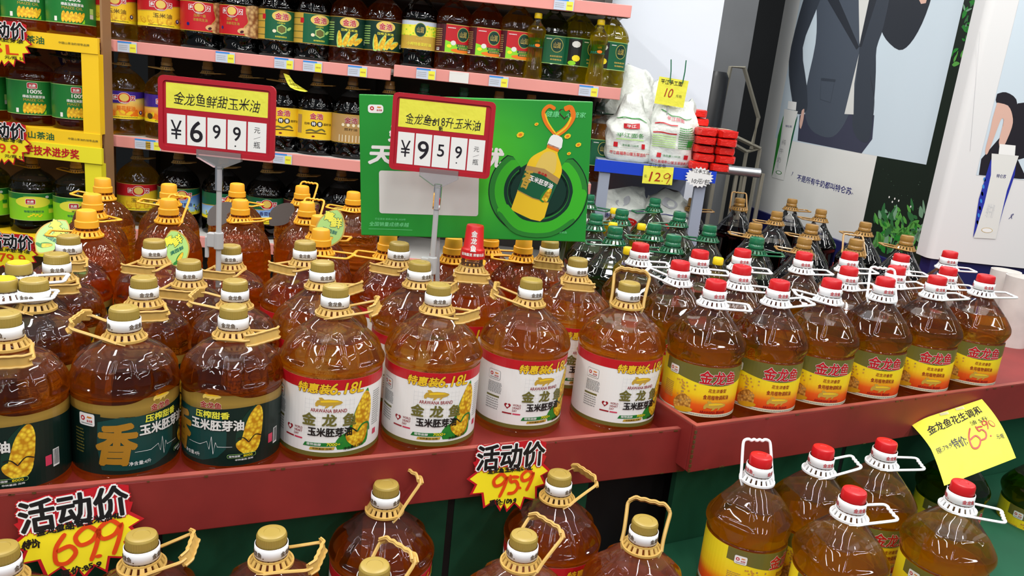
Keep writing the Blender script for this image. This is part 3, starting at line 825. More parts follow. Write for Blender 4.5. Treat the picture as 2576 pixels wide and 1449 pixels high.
def label_camellia():
    a = base_label(.060, .168, .195, 'midgreen', 'gold'); a.rect(-.195, .062, -.058, .166, 'gold', 1)
    for i in range(4): a.rect(-.195, .075 + i * .024, -.058, .078 + i * .024, 'olive', 2)
    jh(a, .006, .146); a.rect(-.07, .132, -.055, .150, 'red', 3)
    a.text('山茶调和油', .004, .122, .028, .005, 'lemon', 3, .01)
    a.poly([(.006 + .020 * math.sin(R_(60 * i)), .100 + .018 * math.cos(R_(60 * i))) for i in range(6)], 'palegreen', 3)
    a.poly([(.006 + .016 * math.sin(R_(60 * i)), .100 + .014 * math.cos(R_(60 * i))) for i in range(6)], 'olive', 4)
    a.ell(-.020, .092, .007, .006, 'cream', 4); a.ell(.034, .104, .010, .005, 'palegreen', 4, .6)
    a.text('食用植物调和油', .004, .073, .042, .006, 'lemon', 3, .01)
    return a
def label_jhcorn():
    a = base_label(.060, .168, .195, 'darkgreen', 'gold'); jh(a, 0, .148)
    a.text('压榨玉米油', 0, .122, .060, .009, 'lemon', 3, .02)
    for i, (x, r) in enumerate(((-.034, .1), (-.008, -.35), (.016, -.6), (.036, -1.0))): corn(a, x, .090 - (i == 3) * .006, .022, .055 - (i == 3) * .015, r, 3, 'corn_far', 'palegreen')
    fineprint(a, -.10, .08, -.06, .15, 8, 'palegreen', seed=5); barcode(a, .062, .075, .078, .090)
    return a
def shan(a, x, y, k=1.0):
    a.ell(x, y, .0215 * k, .026 * k, 'palegold', 4); a.ell(x, y, .020 * k, .0245 * k, 'midgreen', 5); a.ell(x, y, .017 * k, .0215 * k, 'darkgreen', 6)
    a.text('山润', x, y, .024 * k, .021 * k, 'palegold', 7, .0)
def label_rape_yellow():
    a = base_label(.064, .166, .17, 'gold', 'palegold'); a.rect(-.17, .112, .17, .150, 'lemon', 1); a.rect(-.17, .150, .17, .166, 'lightblue', 1)
    rr = random.Random(2)
    for i in range(50): a.ell(rr.uniform(-.06, .06), rr.uniform(.112, .150), .003, .003, 'yellow' if i % 2 else 'lime', 2, 0, 6)
    shan(a, .002, .134); a.text('小榨特香菜籽油', 0, .083, .084, .012, 'lemon', 4, .015); a.text('浓香型', 0, .100, .026, .007, 'palegold', 4, 0)
    return a
def label_shan_red():
    a = base_label(.064, .166, .17, 'red', 'palegold'); a.rect(-.17, .066, -.04, .166, 'darkmaroon', 1); shan(a, .022, .132)
    a.poly([(-.04, .066), (.06, .066), (.06, .088), (.01, .094), (-.04, .108)], 'lime', 2); a.ell(-.012, .100, .010, .009, 'offwhite', 4, n=8); a.ell(-.026, .088, .008, .006, 'yellow', 4)
    a.ell(.02, .074, .04, .008, 'orange', 3); a.rrect(.0, .088, .05, .097, .003, 'midgreen', 5); a.text('金品低温一级', .025, .0925, .04, .005, 'palegold', 6, .01)
    a.rrect(.004, .077, .05, .086, .003, 'midgreen', 5); a.text('食用植物油', .027, .0815, .036, .005, 'palegold', 6, .01)
    fineprint(a, -.034, .150, -.006, .156, 1, 'white', 3, 4); fineprint(a, -.085, .085, -.05, .15, 9, 'tan', 2, 5); barcode(a, -.075, .07, -.06, .08)
    return a
def label_shan_green():
    a = base_label(.064, .166, .17, 'midgreen', 'palegreen'); shan(a, .020, .132)
    a.rect(-.075, .066, -.028, .160, 'black', 1); a.ell(-.048, .142, .015, .012, 'offwhite', 4, n=9); a.ell(-.045, .092, .014, .012, 'yellow', 4, n=9); a.ell(-.058, .074, .014, .008, 'lime', 4)
    a.text('金品低温压榨', .02, .092, .044, .006, 'palegold', 4, .01); a.text('食用植物油', .02, .080, .040, .006, 'palegold', 4, .01); fineprint(a, -.02, .150, .0, .157, 1, 'white', 3, 4)
    return a
def label_jhorange():
    a = base_label(.060, .168, .195, 'kernel', 'palegold'); a.rect(-.195, .1, .195, .166, 'orange', 1) if False else None
    jh(a, 0, .148, 'red', 1.0, None)
    a.text('压榨', -.036, .119, .022, .009, 'brown', 3, .02); a.ell(-.010, .119, .011, .010, 'black', 3); a.ell(.013, .119, .011, .010, 'black', 3)
    a.text('特', -.010, .119, .013, .013, 'white', 4, .03); a.text('香', .013, .119, .013, .013, 'white', 4, .03); a.text('菜籽油', .043, .119, .032, .009, 'brown', 3, .02)
    a.stroke([(-.04, .090), (-.02, .096), (0, .092), (.02, .100), (.035, .092)], .006, 'olive', 3); a.stroke([(-.04, .082), (0, .086), (.04, .084)], .004, 'brown', 3)
    a.ell(-.01, .072, .006, .003, 'maroon', 4); a.rect(-.085, .08, -.06, .15, 'tan', 2)
    return a
def label_jhbronze():
    a = base_label(.060, .168, .195, 'tan', 'gold'); jh(a, 0, .146, 'deepred', 1.0, None); a.text('菜籽油', 0, .112, .05, .010, 'brown', 3, .01)
    for i in range(4): a.ell(-.03 + i * .02, .128, .006, .006, 'cream', 3, n=12)
    for i in range(7): a.rect(-.045 + i * .013, .064, -.042 + i * .013, .09, 'cream', 3)
    return a
def label_jhwine():
    a = base_label(.060, .168, .195, 'darkmaroon', 'tan'); jh(a, 0, .146, 'deepred'); a.text('低芥酸', 0, .119, .034, .009, 'lightblue', 3, .01); a.text('有味小榨菜籽油', 0, .106, .066, .009, 'lemon', 3, .02)
    rr = random.Random(9)
    for i in range(50):
        x = rr.uniform(-.06, .06); a.ell(x, .068 + rr.random() * (.01 + abs(x) * .45), .0032, .0032, 'lime' if i % 3 else 'yellow', 3, 0, 6)
    a.ell(.004, .085, .011, .010, 'tan', 4); a.ell(.004, .085, .009, .008, 'wine', 5); a.rect(-.085, .08, -.062, .15, 'wine', 2)
    return a
def ck(a, x, y):
    a.rrect(x - .017, y - .011, x + .017, y + .011, .005, 'white', 4); a.rrect(x - .0155, y - .0095, x + .0155, y + .0095, .004, 'red', 5)
    a.text('长康', x, y + .001, .022, .009, 'white', 6, .04); a.rect(x - .012, y - .0068, x + .012, y - .0055, 'white', 6)
def label_ckgreen():
    a = base_label(.040, .164, .215, 'green', 'palegreen'); a.rect(-.215, .042, .215, .162, 'darkteal', 1) if False else None
    ck(a, -.004, .146); a.text('100%', .004, .125, .046, .013, 'white', 4, .04); a.text('绿态玉米胚芽油', 0, .107, .072, .010, 'white', 4, .03); a.text('MAIZE OIL', 0, .0945, .068, .0095, 'gold', 4, .0)
    for i in range(6): a.ell(-.030 + i * .012, .064, .0068, .020, 'corn_far', 4 + i % 2, -.1 - i * .07, 14)
    a.poly([(.03, .044), (.040, .060), (.040, .044)], 'lime', 6); a.rect(-.062, .046, -.052, .062, 'white', 3); a.rect(.062, .080, .08, .100, 'palegreen', 3); a.rect(.062, .064, .08, .079, 'lightgrey', 3); fineprint(a, .055, .105, .085, .14, 5, 'leaf', 3, 2)
    return a
def label_cklime():
    a = base_label(.050, .156, .215, 'lime', 'palegreen'); a.rect(-.215, .132, .215, .154, 'green', 1); a.ell(-.008, .122, .062, .022, 'lemon', 2); ck(a, -.016, .124)
    a.text('绿态', -.014, .104, .018, .007, 'midgreen', 4, .02); a.text('物理压榨菜籽油', -.006, .086, .066, .009, 'teal', 4, .01); a.text('优质营养 自然好油', -.02, .144, .04, .004, 'palegreen', 4, 0)
    for i in range(12): a.ell(-.025 + (i * 7 % 12) * .004, .066 + (i * 5 % 7) * .0016, .0035, .003, 'yellow', 4, 0, 7)
    a.ell(.042, .142, .007, .005, 'offwhite', 4); a.rect(.046, .078, .066, .094, 'lemon', 3); a.rect(.046, .098, .066, .110, 'leaf', 3)
    return a
def label_small():
    a = Art(); a.rect(-.05, .114, .05, .148, 'midgreen', 0); a.rect(-.028, .118, -.004, .144, 'teal', 1); a.ell(.008, .122, .010, .006, 'orange', 2); a.text('山润', .006, .137, .014, .008, 'palegold', 3, .01); return a
def label_darkback():
    a = base_label(.050, .158, .215, 'deepgreen', 'gold'); a.text('橄榄油', 0, .12, .06, .018, 'palegold', 3, .02); return a
# ------------------------------------------------------------------ the room
def struct(o, name=None):
    o['kind'] = 'structure'; return o
struct(box('floor', (-6, -4, -.1), (7, 8, 0), 'floor_grey'))
struct(box('wall_back', (-6, 6.5, 0), (7, 6.6, 4), 'wall_dark'))
struct(box('wall_partition', (.24, 3.62, 0), (.775, 3.70, 3.2), 'wall_white'))
struct(box('pillar_grey', (.80, 4.5, 0), (at(1910, 0, 4.5).x, 4.9, 4), 'pillar_grey'))
struct(box('pillar_dark', (1.20, 5.6, 0), (2.3, 5.9, 4), 'wall_dark'))

# ------------------------------------------------------------------ red display islands
D1 = Vector((math.cos(R_(24.6)), math.sin(R_(24.6)), 0)); N1 = Vector((D1.y, -D1.x, 0))      # N points at the camera side
A1 = Vector((-.62, 1.108, 0)) - D1 * 0.45; B1 = on(1738, 1072, .93)
B1 = Vector((B1.x, B1.y, 0)); L1 = (B1 - A1).dot(D1)
def frame_T(O, d, n):   # local x along d, y away from the camera, z up
    return Matrix(((d.x, -n.x, 0, O.x), (d.y, -n.y, 0, O.y), (0, 0, 1, O.z), (0, 0, 0, 1)))
def tray(name, O, d, n, length, depth, ztop, zbot, zfloor, label, thick=.012, back=True):
    T = frame_T(Vector((O.x, O.y, 0)), d, n)
    r = empty(name, (0, 0, 0), 0, label, 'display stand')
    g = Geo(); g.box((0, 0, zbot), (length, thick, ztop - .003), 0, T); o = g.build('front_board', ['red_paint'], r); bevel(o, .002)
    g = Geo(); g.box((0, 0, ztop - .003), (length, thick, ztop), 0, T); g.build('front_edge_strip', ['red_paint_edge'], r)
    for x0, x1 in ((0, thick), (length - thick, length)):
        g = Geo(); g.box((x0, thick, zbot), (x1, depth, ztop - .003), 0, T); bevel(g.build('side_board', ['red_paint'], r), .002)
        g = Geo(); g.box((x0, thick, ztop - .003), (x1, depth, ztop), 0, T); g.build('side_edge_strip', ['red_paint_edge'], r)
    if back:
        g = Geo(); g.box((0, depth, zbot), (length, depth + thick, ztop), 0, T); bevel(g.build('back_board', ['red_paint'], r), .002)
    g = Geo(); g.box((thick, thick, zfloor - .012), (length - thick, depth, zfloor), 0, T); g.build('base_panel', ['red_paint'], r)
    return r, T
t1, T1 = tray('display_tray', A1, D1, N1, L1, 1.0, .93, .826, .899, 'long red wooden tray on the left holding gold-capped and orange-capped bottles', back=False)
A2 = on(1752, 1072, .955); A2 = Vector((A2.x, A2.y, 0)); E2 = on(2300, 1000, .955); E2 = Vector((E2.x, E2.y, 0))
D2 = (E2 - A2).normalized(); N2 = Vector((D2.y, -D2.x, 0))
t2, T2 = tray('display_tray', A2, D2, N2, 1.9, 1.55, .955, .848, .919, 'right red wooden tray holding red-capped, green-capped and bronze-capped bottles', back=False)
# chipped paint marks on the trays
rr = random.Random(11)
g = Geo()
for i in range(26):
    s = rr.uniform(.05, L1 - .02); w = rr.uniform(.002, .010); h = rr.uniform(.001, .003)
    z = .9265 - h if rr.random() < .7 else .8275
    g.box((s, -.0012, z), (s + w, 0, z + h), 0, T1)
g.build('paint_chips', ['brown'], t1)['kind'] = 'stuff'
g = Geo()
for i in range(22):
    s = rr.uniform(.0, 1.1); w = rr.uniform(.002, .012); h = rr.uniform(.001, .003)
    z = .9515 - h if rr.random() < .7 else .849
    g.box((s, -.0012, z), (s + w, 0, z + h), 0, T2)
for i in range(9): g.box((-.002, -.0016, .85 + i * .011), (.002 + rr.random() * .002, .001, .857 + i * .011), 0, T2)
g.build('paint_chips', ['brown'], t2)['kind'] = 'stuff'
def stand_under(name, T, length, ztop, label, x0=0.0):
    r = empty(name, (0, 0, 0), 0, label, 'stand')
    n = int(math.ceil((length - x0) / .55))
    for i in range(n):
        a = x0 + i * .55; b = min(a + .535, length)
        g = Geo(); g.box((a, .10, .0), (b, .115, ztop - .002), 0, T); g.build('cloth_panel', ['green_cloth'], r)
        g = Geo(); g.box((b, .102, .0), (min(b + .015, length), .118, ztop - .002), 0, T); g.build('seam_strip', ['black_cloth'], r)
    return r
stand_under('draped_stand', T1, L1 - .175, .824, 'dark green cloth-covered stand beneath the long left tray')
stand_under('draped_stand', T2, 1.9, .846, 'dark green cloth-covered stand beneath the right tray', .06)
g = Geo(); g.box((L1 - .17, .16, 0), (L1 + .10, .18, .80), 0, T1); o = g.build('shadow_board', ['black_cloth']); tag(o, 'black sheet standing in for shade in the gap between the two stands', 'board')  # added black sheet, paints the shade of the open gap
# low platforms carrying the bottles in front
LG, LR = .56, .61
def platform(name, T, x0, x1, y0, y1, z, label, m='red_paint'):
    r = empty(name, (0, 0, 0), 0, label, 'stand')
    g = Geo(); g.box((x0, y0, z - .02), (x1, y1, z), 0, T); bevel(g.build('platform_top', [m], r), .003)
    g = Geo(); g.box((x0 + .02, y0 + .03, 0), (x1 - .02, y0 + .045, z - .02), 0, T); g.build('front_panel', ['green_cloth'], r)
    return r
platform('low_platform', T1, .1, L1 - .02, -.62, .098, LG - .001, 'low red platform carrying the gold-capped bottles in front of the left tray')
platform('low_platform', T2, .0, 1.9, -.62, .098, LR - .001, 'low green platform carrying the red-capped bottles in front of the right tray', 'green_cloth')

# ------------------------------------------------------------------ back shelf
SY = 3.05
gs = empty('gondola_shelf', (-.66, SY, 0), 0, 'long supermarket shelf unit with pink price rails along the back', 'shelf')
def child_world(o): return o
def wbox(name, lo, hi, m, parent, bev=0.0):
    L = parent.location
    o = box(name, (lo[0] - L.x, lo[1] - L.y, lo[2] - L.z), (hi[0] - L.x, hi[1] - L.y, hi[2] - L.z), m, parent)
    if bev: bevel(o, bev)
    return o
wbox('back_panel', (-1.64, 3.50, .2), (.29, 3.53, 2.4), 'shelf_back', gs)
for x in (-1.62, -.68, .27): wbox('upright', (x - .015, 3.46, .2), (x + .015, 3.50, 2.4), 'shelf_back', gs)
xg = at(988, 160, SY).x
levels = [(1.912, 1.912), (1.604, 1.620), (1.252, 1.256), (.892, .892)]
for zi, (za, zb) in enumerate(levels):
    for (x0, x1, z) in ((-1.63, xg - .006, za), (xg + .006, .325 if zi != 2 else .26, zb)):
        if zi == 0: x1 = min(x1, .385) if x1 > 0 else x1
        wbox('shelf_board', (x0, SY + .012, z - .022), (x1, 3.49, z), 'shelf_steel', gs)
        wbox('price_rail', (x0, SY - .004, z - .042), (x1, SY + .012, z + .001), 'pink_rail', gs, .002)
for x in (.262,): 
    for z in (1.58, 1.87): 
        g = Geo(); g.add([(x, SY + .04 - SY, z), (x, .44, z), (x, .44, z - .09), (x + .004, SY + .04 - SY, z), (x + .004, .44, z), (x + .004, .44, z - .09)], [(0, 2, 1), (3, 4, 5), (0, 1, 4, 3), (1, 2, 5, 4), (2, 0, 3, 5)])
        for v in g.v: v.x += .66
        g.build('shelf_bracket', ['shelf_steel'], gs)
def price_card(px, py, w=.072, two=False, wide=False):
    p = at(px, py, SY - .006)
    i = 1 if abs(p.z - 1.6) < .06 else (2 if abs(p.z - 1.24) < .07 else 0)
    z = levels[i][0 if p.x < xg else 1] - .021
    a = Art(); a.rect(-w / 2, -.019, w / 2, .019, 'lightblue' if not wide else 'offwhite', 0); a.rect(-w / 2, .013, w / 2 - .02, .019, 'sky' if not wide else 'offwhite', 1)
    if not wide:
        a.rect(w / 2 - .027, -.018, w / 2 - .003, .012, 'lemon', 2); fineprint(a, -w / 2 + .004, -.012, w / 2 - .034, .008, 3, 'shade', 2, int(px)); fineprint(a, w / 2 - .024, -.008, w / 2 - .006, .004, 1, 'gold', 3, int(px) + 1)
    if two: a.rect(-.008, -.018, .010, .012, 'gold', 2)
    o = a.build('price_tag', plane_map((p.x + .66, -.0065, z), (1, 0, 0), (0, 0, 1)), gs)
for px, py, k in ((320, 105, 0), (567, 130, 0), (715, 148, 0), (787, 155, 0), (900, 167, 0), (1072, 182, 0), (1155, 190, 2), (1255, 198, 0), (1482, 217, 0), (372, 353, 1), (712, 373, 0), (1420, 0, 0)):
    price_card(px, py, .072 if k != 1 else .10, k == 1, k == 2)

# ------------------------------------------------------------------ yellow rack on the left
RY = 2.93
ra = empty('yellow_display_rack', (-1.95, RY, 0), 0, 'yellow cardboard-faced rack at the left edge with green-label bottles', 'rack')
RXR = at(250, 200, RY).x
def rack_level(z, h, m, h2=0, m2=None):
    wbox('shelf_board', (-2.6, RY + .01, z - .015), (RXR - .03, RY + .27, z), 'rack_yellow', ra)
    wbox('header_strip', (-2.6, RY - .006, z - h), (RXR, RY + .008, z), m, ra)
    if h2: wbox('award_strip', (-2.6, RY - .010, z - h - h2), (RXR + .006, RY + .004, z - h), m2, ra)
z1 = at(150, 86, RY).z; z2 = at(150, 328, RY).z; z3 = at(100, 598, RY).z
rack_level(z1, .056, 'rack_yellow'); rack_level(z2, .050, 'rack_yellow', .058, 'rack_lemon'); rack_level(z3, .001, 'rack_yellow', .07, 'rack_lemon')
wbox('post', (RXR - .062, RY - .003, z2), (RXR, RY + .03, z1 - .056), 'rack_yellow', ra)
wbox('post', (RXR - .062, RY - .003, z3), (RXR, RY + .03, z2 - .108), 'rack_lemon', ra)
wbox('post', (RXR - .062, RY - .003, .1), (RXR, RY + .03, z3 - .07), 'rack_lemon', ra)
wbox('side_panel', (RXR - .008, RY + .03, .1), (RXR, RY + .09, 2.2), 'cardboard', ra)
wbox('back_panel', (-2.6, RY + .285, .1), (RXR - .10, RY + .30, 2.2), 'cardboard', ra)
def on_rack(px, py, yoff=-.012):
    p = at(px, py, RY + yoff); return p
for z, px in ((z1 - .028, 150), (z2 - .025, 165)):
    p = at(px, 100, RY); a = Art()
    a.text('山茶油', p.x + 1.95 - .10, z, .095, .026, 'midgreen', 2, .02); a.text('中国山茶油的领导品牌', p.x + 1.95 + .055, z, .11, .008, 'olive', 2, .01)
    a.build('header_lettering', plane_map((0, -.0065, 0), (1, 0, 0), (0, 0, 1)), ra)
mpa = plane_map((0, -.0105, 0), (1, 0, 0), (0, 0, 1))
a = Art(); p = at(123, 380, RY); a.text('科学技术进步奖', p.x + 1.95, z2 - .080, .235, .034, 'red', 2, .03); a.build('award_lettering', mpa, ra); a = Art()
p = at(118, 615, RY); a.text('学技术进步奖', p.x + 1.95 + .06, z3 - .034, .235, .034, 'red', 2, .03)
a.build('award_lettering', mpa, ra)
# walnut carton leaning inside the rack
wc = empty('walnut_carton', (0, 0, 0), 0, 'tan carton with a blue stripe reading walnut behind the middle rack bottles', 'carton')
c = at(150, 170, RY + .225)
T = Matrix.Translation(c) @ Matrix.Rotation(R_(-22), 4, 'Y')
g = Geo(); g.box((-.16, 0, -.14), (.16, .03, .13), 0, T); g.build('carton_body', ['cardboard'], wc)
a = Art(); a.rect(.01, -.138, .085, .128, 'navy', 1); a.text('核', .047, .085, .05, .05, 'cream', 2, .03); a.text('桃', .047, .025, .05, .05, 'cream', 2, .03); a.text('仁', .047, -.035, .05, .05, 'cream', 2, .03)
for i in range(8): a.text('大凉山六个核桃'[i % 7], -.015, .13 - i * .022, .014, .015, 'brown', 2, 0)
mp = plane_map((0, -.001, 0), (1, 0, 0), (0, 0, 1))
a.build('carton_lettering', lambda x, y, o: T @ mp(x, y, o), wc)

# ------------------------------------------------------------------ bottles on the trays
def clear_of(p, O, n, r):      # keep a bottle from poking through the tray front
    d = (p - Vector((O.x, O.y, p.z))).dot(-n)
    return p + (-n) * max(0, r + .0145 - d)
ORD = ['first', 'second', 'third', 'fourth', 'fifth', 'sixth', 'seventh', 'eighth', 'ninth', 'tenth', 'eleventh', 'twelfth']
ZT, ZR = .888, .914
def face_cam(x, y): return -math.atan2(x, y)
# (pixel of the cap top, kind, turn of the label, handle azimuth, handle tilt)
gold = dict(
  front=[((10, 787), 4, -35, -60, 0), ((312, 772), 4, 42, 188, 18), ((588, 770), 4, -20, -28, 12), ((845, 718), 6, 0, 2, 16), ((1105, 715), 6, 9, -32, 6), ((1338, 702), 6, 34, 180, 16), ((1585, 710), 6, 37, 78, 62)],
  second=[((85, 703), 4, -30, 186, 16), ((362, 697), 4, 10, -62, 0), ((592, 705), 4, 0, 186, 10), ((812, 658), 6, 20, -22, 8), ((1057, 658), 6, 40, -12, 6), ((1196, 631), 7, 0, -85, 2), ((1455, 650), 6, 30, -88, 2)],
  third=[((142, 638), 4, 0, -60, 0), ((476, 655), 4, 0, -88, 0), ((768, 607), 6, 0, -115, 2), ((1005, 610), 6, 0, -105, 2), ((1385, 605), 6, 0, -92, 2)],
  fourth=[((172, 592), 4, 0, -65, 0), ((388, 603), 4, 0, -92, 0), ((580, 617), 4, 0, -90, 0)])
NB = {}
for row, items in gold.items():
    for i, (px, kd, turn, az, tl) in enumerate(items):
        h = .290 if kd == 4 else .325
        p = on(px[0], px[1], ZT + h)
        if kd == 4 and row == 'third' and i == 0: p = on(px[0], px[1], ZT + h)
        if kd == 7: p = at(1196, 566, 1.735)
        p = clear_of(p, A1, N1, .087 if kd == 4 else .096)
        f = face_cam(p.x, p.y) + R_(turn)
        what = 'small gold-capped jug with dark green label' if kd == 4 else ('gold-handled jug with a tall red cap' if kd == 7 else 'large gold-capped jug with white label')
        if row != 'front' and kd != 7: what = 'smaller gold-capped oil jug' if kd == 4 else 'larger gold-capped oil jug'
        lb = '%s, %s from left in the %s gold row' % (what, ORD[i], row)
        if kd == 7: lb = 'clear oil jug with a tall red cap in front of the green sign'
        bottle('oil_bottle', (p.x, p.y, ZT), 'gold4' if kd == 4 else 'gold6', 'oil_deep_amber' if kd == 4 else 'oil_amber', 'tall' if kd == 7 else 'round',
               'red_plastic' if kd == 7 else 'gold_cap', 'tan_plastic', label_corn4 if kd == 4 else label_corn618,
               None if kd == 7 else ('金龙鱼', 'brown'), f, R_(az), R_(tl), lb, 'oil bottle', 'gold-capped oil bottles')
        if kd == 7:
            for o in bpy.data.objects:
                if o.get('label') == lb: o.scale = (1, 1, (p.z - ZT) / .367)
        NB[(row, i)] = p
# red cap lettering
p = NB[('second', 5)]
for o in list(bpy.data.objects):
    if o.name.startswith('oil_bottle') and o.get('label', '').startswith('clear oil jug with a tall'):
        a = Art()
        for k, chh in enumerate('金龙鱼'): a.text(chh, 0, .052 - k * .0145, .012, .012, 'white', 2, .04)
        a.text('益海嘉里 荣誉出品', 0, .010, .055, .006, 'white', 2, .03)
        def mp(x, y, off): 
            r = .0277 if y < .019 else .0232 - (y - .022) * .0715
            return Vector(((r + off) * math.sin(x / r), -(r + off) * math.cos(x / r), y + .300))
        a.build('cap_lettering', mp, o, step=.005)

ZO = .895
orange = [((258, 443), 190, 8), ((232, 482), -30, 2), ((217, 522), 200, 2), ((425, 458), 190, 4), ((424, 495), 80, 50), ((597, 457), -20, 2), ((605, 497), -10, 10),
          ((761, 463), 75, 55), ((773, 503), 80, 50), ((805, 537), 0, 4), ((808, 570), -10, 2), ((890, 478), 185, 5), ((978, 582), 180, 2), ((1143, 592), 0, 2), ((1320, 592), 185, 2), ((1235, 575), 10, 2)]
OB = []
for i, (px, az, tl) in enumerate(orange):
    z = 1.225
    p = on(px[0], px[1], z)
    if i == 11: p = on(890, 478, z)
    names = {0: 'rearmost of the left orange-capped trio', 1: 'middle of the left orange-capped trio', 2: 'front of the left orange-capped trio above a gold cap',
             3: 'rear orange-capped jug behind the left price sign', 4: 'orange-capped jug below the left price sign with leaf tag', 5: 'rear orange-capped jug right of the left sign pole',
             6: 'front orange-capped jug right of the left sign pole', 7: 'rearmost of the four orange caps left of the green sign', 8: 'second of the four orange caps left of the green sign',
             9: 'third of the four orange caps left of the green sign', 10: 'nearest of the four orange caps left of the green sign', 11: 'orange-capped jug half hidden by the green sign left edge',
             12: 'orange-capped jug under the green sign, left of the pole', 13: 'orange-capped jug under the green sign, by the tall red cap', 14: 'orange-capped jug under the green sign right half', 15: 'orange-capped jug behind the tall red cap bottle'}
    bottle('oil_bottle', (p.x, p.y, ZO), 'orange', 'oil_orange', 'tier', 'orange_plastic', 'orange_plastic', None, None, face_cam(p.x, p.y), R_(az), R_(tl),
           names[i], 'oil bottle', 'orange-capped oil bottles', hkind='loop', handle=True, hollow='amber_plastic')
    OB.append(p)

red = dict(
  front=[((1803, 705), 28, -6, 2), ((1967, 707), 30, 8, 8), ((2113, 708), 30, 172, 8), ((2268, 710), 30, 85, 62), ((2378, 700), 30, 5, 6), ((2525, 703), 30, 0, 5)],
  second=[((1713, 657), 20, 160, 14), ((1868, 668), 20, -8, 2), ((2138, 672), 20, 5, 8), ((2258, 670), 20, 5, 8), ((2388, 673), 20, -2, 4)],
  third=[((1613, 612), 20, 2, 3), ((1763, 630), 20, -5, 2), ((1870, 627), 20, -5, 2), ((2025, 635), 20, 0, 4), ((2140, 635), 20, 0, 5), ((2270, 640), 20, -4, 2), ((2392, 632), 20, -4, 2)])
for row, items in red.items():
    for i, (px, turn, az, tl) in enumerate(items):
        p = clear_of(on(px[0], px[1], ZR + .32), A2, N2, .087)
        bottle('oil_bottle', (p.x, p.y, ZR), 'peanut', 'oil_yellow', 'flat', 'red_plastic', 'white_plastic', label_peanut5, ('金龙鱼', 'red'), face_cam(p.x, p.y) + R_(turn), R_(az), R_(tl),
               'red-capped jug with yellow and olive label, %s from left in the %s red-capped row' % (ORD[i], row), 'oil bottle', 'red-capped oil bottles on the right tray', hkind='loop')
green = [((1650, 495), 195, -6), ((1567, 522), 200, 0), ((1502, 533), 190, 0), ((1712, 528), 195, 0), ((1550, 565), 180, -4), ((1648, 557), 186, 0), ((1697, 585), 184, 0), ((1788, 562), 205, 4), ((1483, 485), -20, 0), ((1907, 592), -10, 4)]
gname = ['rearmost green-capped jug before the noodle table', 'green-capped jug beside the yellow cap, rear left', 'green-capped jug at the green sign right edge', 'green-capped jug in front of a bronze-capped one', 'front left green-capped jug behind the first red cap row',
         'green-capped jug in the middle of the green group', 'front green-capped jug just behind the leftmost red caps', 'green-capped jug farthest right in the main green group', 'green-capped jug half hidden behind the green sign corner', 'lone green-capped jug among bronze-capped jugs']
for i, (px, az, tl) in enumerate(green):
    p = on(px[0], px[1], 1.245)
    bottle('oil_bottle', (p.x, p.y, ZR), 'pyramid', 'oil_green', 'wavy', 'greencap_top', 'green_plastic', None, None, face_cam(p.x, p.y), R_(az), R_(tl), gname[i], 'oil bottle', 'green-capped oil bottles', hkind='loop', hollow='green_clear')
bronze = [((1747, 495), 0, 4), ((1863, 495), 85, 55), ((1995, 497), 0, 2), ((1957, 528), 170, 2), ((2068, 523), 180, 4), ((1903, 557), 175, 4), ((2045, 560), 178, 4), ((2027, 593), 172, 4), ((2180, 555), 180, 0), ((2157, 597), 80, 40), ((2285, 588), 175, 6)]
bname = ['bronze-capped jug just below the white starburst card', 'bronze-capped jug left of the first poster base', 'bronze-capped jug in front of the first poster, rearmost', 'bronze-capped jug below and left of the rearmost one', 'bronze-capped jug right of the rearmost one by the first poster',
         'bronze-capped jug just behind the lone green-capped jug', 'middle bronze-capped jug below the first poster', 'nearest bronze-capped jug right of the lone green-capped jug', 'bronze-capped jug in front of the printed plants', 'near bronze-capped jug in front of the printed plants', 'rightmost bronze-capped jug in front of the printed plants']
for i, (px, az, tl) in enumerate(bronze):
    p = on(px[0], px[1], 1.245)
    bottle('oil_bottle', (p.x, p.y, ZR), 'pyramid', 'oil_dark', 'wavy', 'bronze_plastic', 'bronze_plastic', None, None, face_cam(p.x, p.y), R_(az), R_(tl), bname[i], 'oil bottle', 'bronze-capped dark oil bottles', hkind='loop')
# little yellow-capped bottles between the big ones
ysm = [((1582, 622), 'small yellow-capped bottle left of the first red cap'), ((1615, 563), 'small yellow-capped bottle in the middle of the green caps'), ((1808, 648), 'small yellow-capped bottle between two red-capped jugs'),
       ((1546, 524), 'small yellow-capped bottle behind the rear left green cap'), ((1543, 560), 'small yellow-capped bottle behind the front left green cap')]
for px, lb in ysm:
    z = 1.205 if px[0] != 1808 else 1.20
    p = on(px[0], px[1], z)
    bottle('small_oil_bottle', (p.x, p.y, z - .236), 'small', 'oil_bright', 'small', 'yellow_plastic', 'yellow_plastic', None, None, 0, 0, 0, lb, 'oil bottle', 'small yellow-capped bottles', handle=False)
    s = empty('riser_block', (p.x, p.y, 0), 0, None)
    bpy.data.objects.remove(s)
# old-gold caps with yellow discs at the left edge
for px, lb in (((46, 645), 'small jug with dull gold cap and yellow disc, left edge, rear'), ((8, 684), 'small jug with dull gold cap and yellow disc at the very left edge')):
    p = on(px[0], px[1], 1.19)
    r = bottle('oil_bottle', (p.x, p.y, ZT), 'gold4', 'oil_yellow', 'flat', 'gold_cap', 'white_plastic', None, None, 0, R_(20), R_(5), lb, 'oil bottle', 'yellow-disc capped bottles', hkind='loop')
    g = Geo(); g.lathe([(0, .0185), (.002, .018)], 24); o = g.build('cap_disc', ['yellow'], r); o.location.z = .2895

